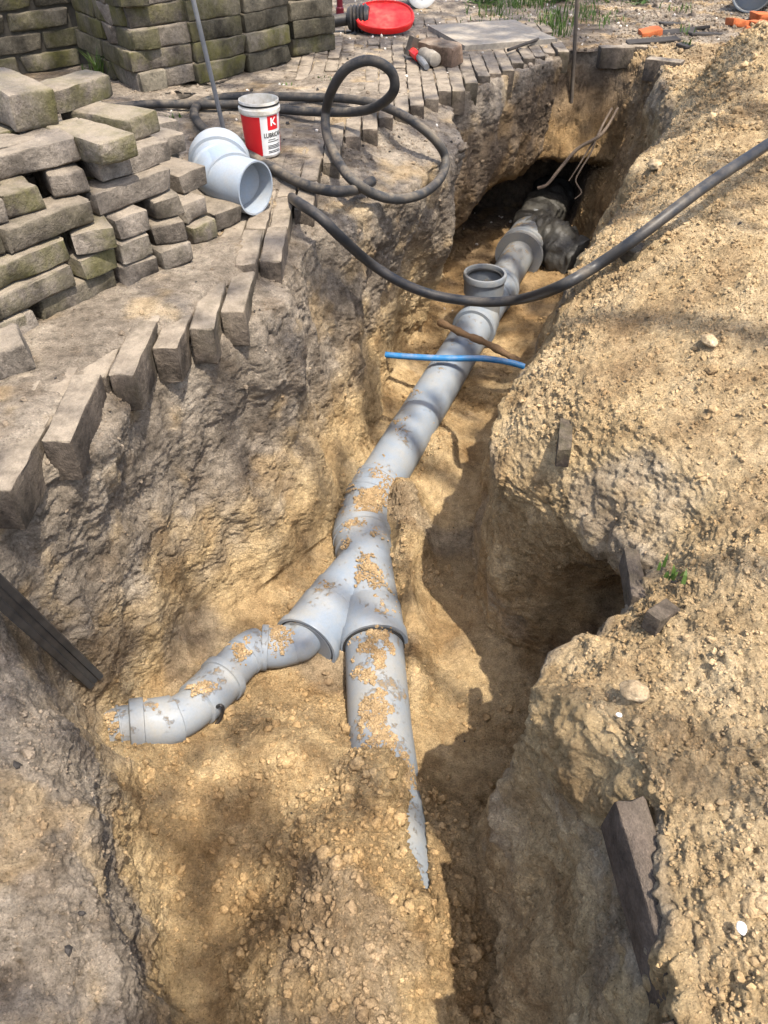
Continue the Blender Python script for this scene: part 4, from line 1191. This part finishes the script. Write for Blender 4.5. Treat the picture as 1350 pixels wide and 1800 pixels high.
sp = []
rr = random.Random(5)
for _ in range(120):
    u, v = rr.uniform(810, 1075), rr.uniform(-30, 40); sp.append((*on_ground(u, v), rr.randint(2, 8), .035, rr.uniform(.012, .032)))
for (u, v, n, s, h) in [(975, 45, 60, .03, .05), (985, 60, 40, .02, .045), (1060, 40, 40, .05, .035), (900, 12, 60, .05, .06), (860, 20, 50, .05, .05), (1205, 62, 16, .02, .04), (1210, 85, 10, .012, .04), (1190, 20, 25, .04, .035),
                        (310, 210, 14, .012, .022), (570, 140, 18, .02, .015), (432, 250, 10, .01, .02), (500, 150, 12, .02, .012), (150, 128, 20, .015, .03), (1010, 25, 60, .06, .05), (940, 5, 70, .06, .06)]:
    sp.append((*on_ground(u, v), n, s, h))
for (u, v, z, n) in [(1048, 524, -.08, 30), (1182, 1003, -.03, 12), (1130, 405, -.02, 18)]:
    c = at(u, v, z); sp.append((c.x, c.y, z - .01, n, .006, .016))
mb = blades('grass', sp, None, .05, 9); o = obj('grass', mb.mesh('grass', False), M['grass']); tag(o, kind='stuff')
c = at(178, 138, .0); mb = blades('t', [(c.x, c.y, -.004, 34, .010, .085)], None, .1, 3)
o = part('grass_tuft', mb, M['grass'], None, smooth=False); tag(o, 'bright green grass tuft growing in the corner between wall and pier', 'grass tuft')


def leaf_plant(u, v, n, size, spread, label, seed):
    r = random.Random(seed); c = at(u, v, 0); root = thing('weed_plant', label, 'plant', tuple(c), group='leafy weeds')
    ml = MB(); ms = MB()
    for _ in range(n):
        a = r.uniform(0, 6.28); d = r.uniform(.1, 1) * spread; h = r.uniform(.006, .035) * (1.3 - d / spread * .6)
        p = c + Vector((math.cos(a) * d, math.sin(a) * d, h)); s = size * r.uniform(.6, 1.2)
        R = Matrix.Rotation(r.uniform(0, 6.28), 3, 'Z') @ Matrix.Rotation(r.uniform(-.7, .3), 3, 'Y') @ Matrix.Rotation(r.uniform(-.4, .4), 3, 'X')
        out = [(0, 0, 0), (.35, .38, .06), (.8, .32, .02), (1.15, 0, -.10), (.8, -.32, .02), (.35, -.38, .06), (.6, 0, -.03)]
        ml.add([p + R @ (Vector(q) * s) for q in out], [(0, 6, 1), (1, 6, 2), (2, 6, 3), (3, 6, 4), (4, 6, 5), (5, 6, 0)])
        ms.tube([c + Vector((math.cos(a) * d * .2, math.sin(a) * d * .2, 0)), p], .0012, 4)
    o = part('foliage', ml, M['grass'], root, smooth=False); part('stem', ms, M['grass'], root)


for i, (u, v, n, s, spd, lb) in enumerate([(850, 6, 46, .030, .10, 'low leafy weed nearest to the white-lidded pail'), (905, -2, 40, .028, .12, 'leafy weed in the grass behind the concrete slab'), (985, 0, 44, .032, .12, 'leafy weed behind the rusty rod at trench end'),
                                           (1050, -4, 36, .034, .12, 'leafy weed at the far grass edge beside bare earth'), (1120, 3, 30, .030, .12, 'leafy weed growing alone on the bare far earth')]):
    leaf_plant(u, v, n, s, spd, lb, 20 + i)

# scattered pale chips on the far ground
sc_ = (Q[:, 1] > 1.9) & (Q[:, 1] < 5.5) & (Nn[:, 2] > .8)
scatter('gravel', 450, lambda r, n, p: .0022 + .0035 * r.random(n) ** 2 + .0008 * p[:, 1], 0, area * vis * sc_ * (.15 + farflat + .3 * paved), sl * .0 + .25, M['stone'], seed=7, zsink=.15)

# sand lying on the upper side of the pipes, as grains
def pipe_sand():
    r = np.random.default_rng(44); pts = []; nr = []; sz = []
    runs = [([ax(1.52), ax(2.30)], .0625, 5200, .30), ([b0, Vector((-.050, 1.47, PZC)), b1], .0655, 5200, -.35), ([yd0, yd1], .067, 5200, -.02),
            ([Vector((-.0205, 1.02, PZC)), Vector((-.008, .82, PZC)), Vector((.008, .66, PZC))], .0625, 9000, -.12), ([m0, m1], .066, 1500, .30), (e1[2:], SR + .002, 1200, .15), (e2, SR + .002, 1200, .1), (e3, SR + .004, 2800, .08), (e4, SR + .004, 1200, .05)]
    for path, rad_, n, thr in runs:
        path = [Vector(p) for p in path]; ln = [(b - a).length for a, b in zip(path, path[1:])]; tot = sum(ln)
        for _ in range(n):
            t = r.random() * tot; i = 0
            while i < len(ln) - 1 and t > ln[i]: t -= ln[i]; i += 1
            a, b = path[i], path[i + 1]; T = (b - a).normalized(); p = a.lerp(b, t / ln[i])
            s = T.cross(Vector((0, 0, 1))).normalized(); u = s.cross(T)
            ph = r.normal() * .62; nn = u * math.cos(ph) + s * math.sin(ph)
            pts.append(tuple(p + nn * rad_)); nr.append(tuple(nn)); sz.append((thr, abs(ph)))
    X = np.array(pts); Nr = np.array(nr); A = np.array(sz)
    f = fbm(X, 13, 4, 201) + .35 * fbm(X, 60, 2, 206)
    keep = f > A[:, 0] + .13 + A[:, 1] * .42
    X, Nr, e = X[keep], Nr[keep], (f - A[:, 0] - .13 - A[:, 1] * .42)[keep]
    n = len(X); bv, bf = ico(0)
    V = np.repeat(bv[None], n, 0) * (1 + .5 * (r.random((n, 12, 1)) - .5))
    Qr, _ = np.linalg.qr(r.normal(size=(n, 3, 3))); V = np.einsum('nvk,nkj->nvj', V, Qr)
    s = np.clip(np.exp(r.normal(-6.6, .45, n)), .0008, .0042) * (1 + .8 * np.clip(e, 0, .6))
    V = V * s[:, None, None] + (X + Nr * (s * .25)[:, None])[:, None]
    me = np_mesh('sand_on_pipes', V.reshape(-1, 3), (bf[None] + (np.arange(n) * 12)[:, None, None]).reshape(-1, 3), False)
    a = me.attributes.new('soil', 'FLOAT', 'POINT'); a.data.foreach_set('value', np.full(n * 12, .25, np.float32)); a = me.attributes.new('damp_shade', 'FLOAT', 'POINT'); a.data.foreach_set('value', np.full(n * 12, .55, np.float32))
    tag(obj('sand_on_pipes', me, M['clod']), kind='stuff')


pipe_sand()

scatter('leaf_litter', 420, lambda r, n, p: .0022 + .005 * r.random(n) ** 2, 0, area * vis * (Nn[:, 2] > .55) * (.25 + .9 * onleft + .8 * farflat), sl * 0, M['bark'], seed=17, zsink=.3)

# ------------------------------------------------------------------ unseen tree: its crown is shaped to throw dappled light into the pit
tree = thing('shade_tree', 'leafy tree out of view beside the pit, crown shaped to dapple the light', 'tree', (4.4, -2.9, 0))
mb = MB()
top_ = Vector((2.6, -1.3, 4.3))
tr = catmull([(4.4, -2.9, -.1), (4.35, -2.85, 1.2), (4.2, -2.7, 2.4), (3.7, -2.3, 3.6), (3.1, -1.8, 4.6)], 5)
mb.tube(tr, list(np.linspace(.17, .06, len(tr))), 12)
part('trunk', mb, M['trunk'], tree)
rl = random.Random(12)
# openings left in the crown to put sun patches on the ground (x, y, z, radius)
GAPS = [(*at(430, 920, -.55), .115), (*at(600, 690, -.42), .085), (*at(520, 640, -.3), .07), (*at(85, 890, -.2), .09), (*at(250, 1000, -.4), .07), (*at(560, 1230, -.64), .10), (*at(430, 1060, -.66), .09),
        (*at(640, 1040, -.60), .10), (*at(330, 1230, -.58), .09), (*at(700, 800, -.60), .10), (*at(800, 480, -.25), .10), (*at(90, 1490, -.2), .08), (*at(110, 1720, -.22), .08), (*at(180, 1420, -.35), .06),
        (*at(950, 1650, -.3), .10), (*at(990, 1260, -.12), .10), (*at(1180, 1150, 0), .16), (*at(1260, 1450, 0), .14), (*at(1200, 850, 0), .18), (*at(1100, 560, 0), .22), (*at(1250, 420, .1), .25), (*at(640, 1600, -.52), .07), (*at(500, 1350, -.66), .07),
        (*at(150, 190, .3), .20), (*at(60, 420, .2), .14), (*at(220, 420, .1), .12), (*at(330, 400, .05), .10), (*at(250, 600, 0), .11), (*at(300, 170, 0), .13), (*at(640, 140, 0), .25), (*at(440, 300, .05), .16), (*at(720, 300, -.1), .12), (*at(860, 540, -.6), .09)]
PAT = Vector((.0, 0, 0))
ux = Vector((0, 0, 1)).cross(SUN_DIR).normalized(); uy = SUN_DIR.cross(ux).normalized()
GAPS += [(*at(u, v, z), r) for u, v, z, r in ((380, 880, -.45, .06), (480, 800, -.4, .05), (300, 950, -.45, .05), (560, 760, -.45, .05), (640, 640, -.3, .05), (180, 1080, -.45, .05), (690, 460, -.2, .06), (620, 420, -.15, .05), (420, 700, -.2, .05), (760, 380, -.2, .06), (210, 860, -.2, .05))]
GP = [((Vector(g[:3]).dot(ux)), Vector(g[:3]).dot(uy), g[3] * 1.28) for g in GAPS]
lm = MB(); tw = MB(); nleaf = 0
clumps = []
for _ in range(3100):
    gx, gy = rl.uniform(-1.7, 1.9), rl.uniform(-.3, 4.4)
    b = Vector((gx, gy, -.25)); a_, c_ = b.dot(ux), b.dot(uy)
    w = 1.0 if gx < .25 + .25 * gy * .6 else .42
    if gy > 2.3 and gx > .9: w *= .6
    if gy > 2.2 and gx < .95: w *= 1.18
    if rl.random() > w * .85: continue
    clumps.append((b, rl.uniform(4.6, 6.4)))
for b, t in clumps:
    for _ in range(3):
        q = b + Vector((rl.gauss(0, .05), rl.gauss(0, .05), 0)); a_, c_ = q.dot(ux), q.dot(uy)
        if any((a_ - x) ** 2 + (c_ - y) ** 2 < (r * (.75 + .5 * rl.random())) ** 2 for x, y, r in GP): continue
        p = q + SUN_DIR * (t + rl.uniform(-.25, .25)); s = rl.uniform(.045, .075)
        R = Matrix.Rotation(rl.uniform(0, 6.28), 3, 'Z') @ Matrix.Rotation(rl.gauss(0, .5), 3, 'Y') @ Matrix.Rotation(rl.gauss(0, .5), 3, 'X')
        out = [(-.6, 0, 0), (-.1, .42, .03), (.4, .36, .02), (1, 0, -.08), (.4, -.36, .02), (-.1, -.42, .03)]
        lm.add([p + R @ (Vector(o_) * s) for o_ in out], [(0, 1, 2, 3), (0, 3, 4, 5)])
part('crown', lm, M['leaf'], tree, smooth=False)
for i in range(16):
    b, t = rl.choice(clumps); e = b + SUN_DIR * t; s0 = tr[rl.randint(len(tr) // 2, len(tr) - 1)]
    q = catmull([s0, s0.lerp(e, .4) + Vector((0, 0, .25)), s0.lerp(e, .75) + Vector((rl.gauss(0, .1), rl.gauss(0, .1), .15)), e], 5)
    mb = MB(); mb.tube(q, list(np.linspace(.030, .006, len(q))), 7); part('limb', mb, M['trunk'], tree)
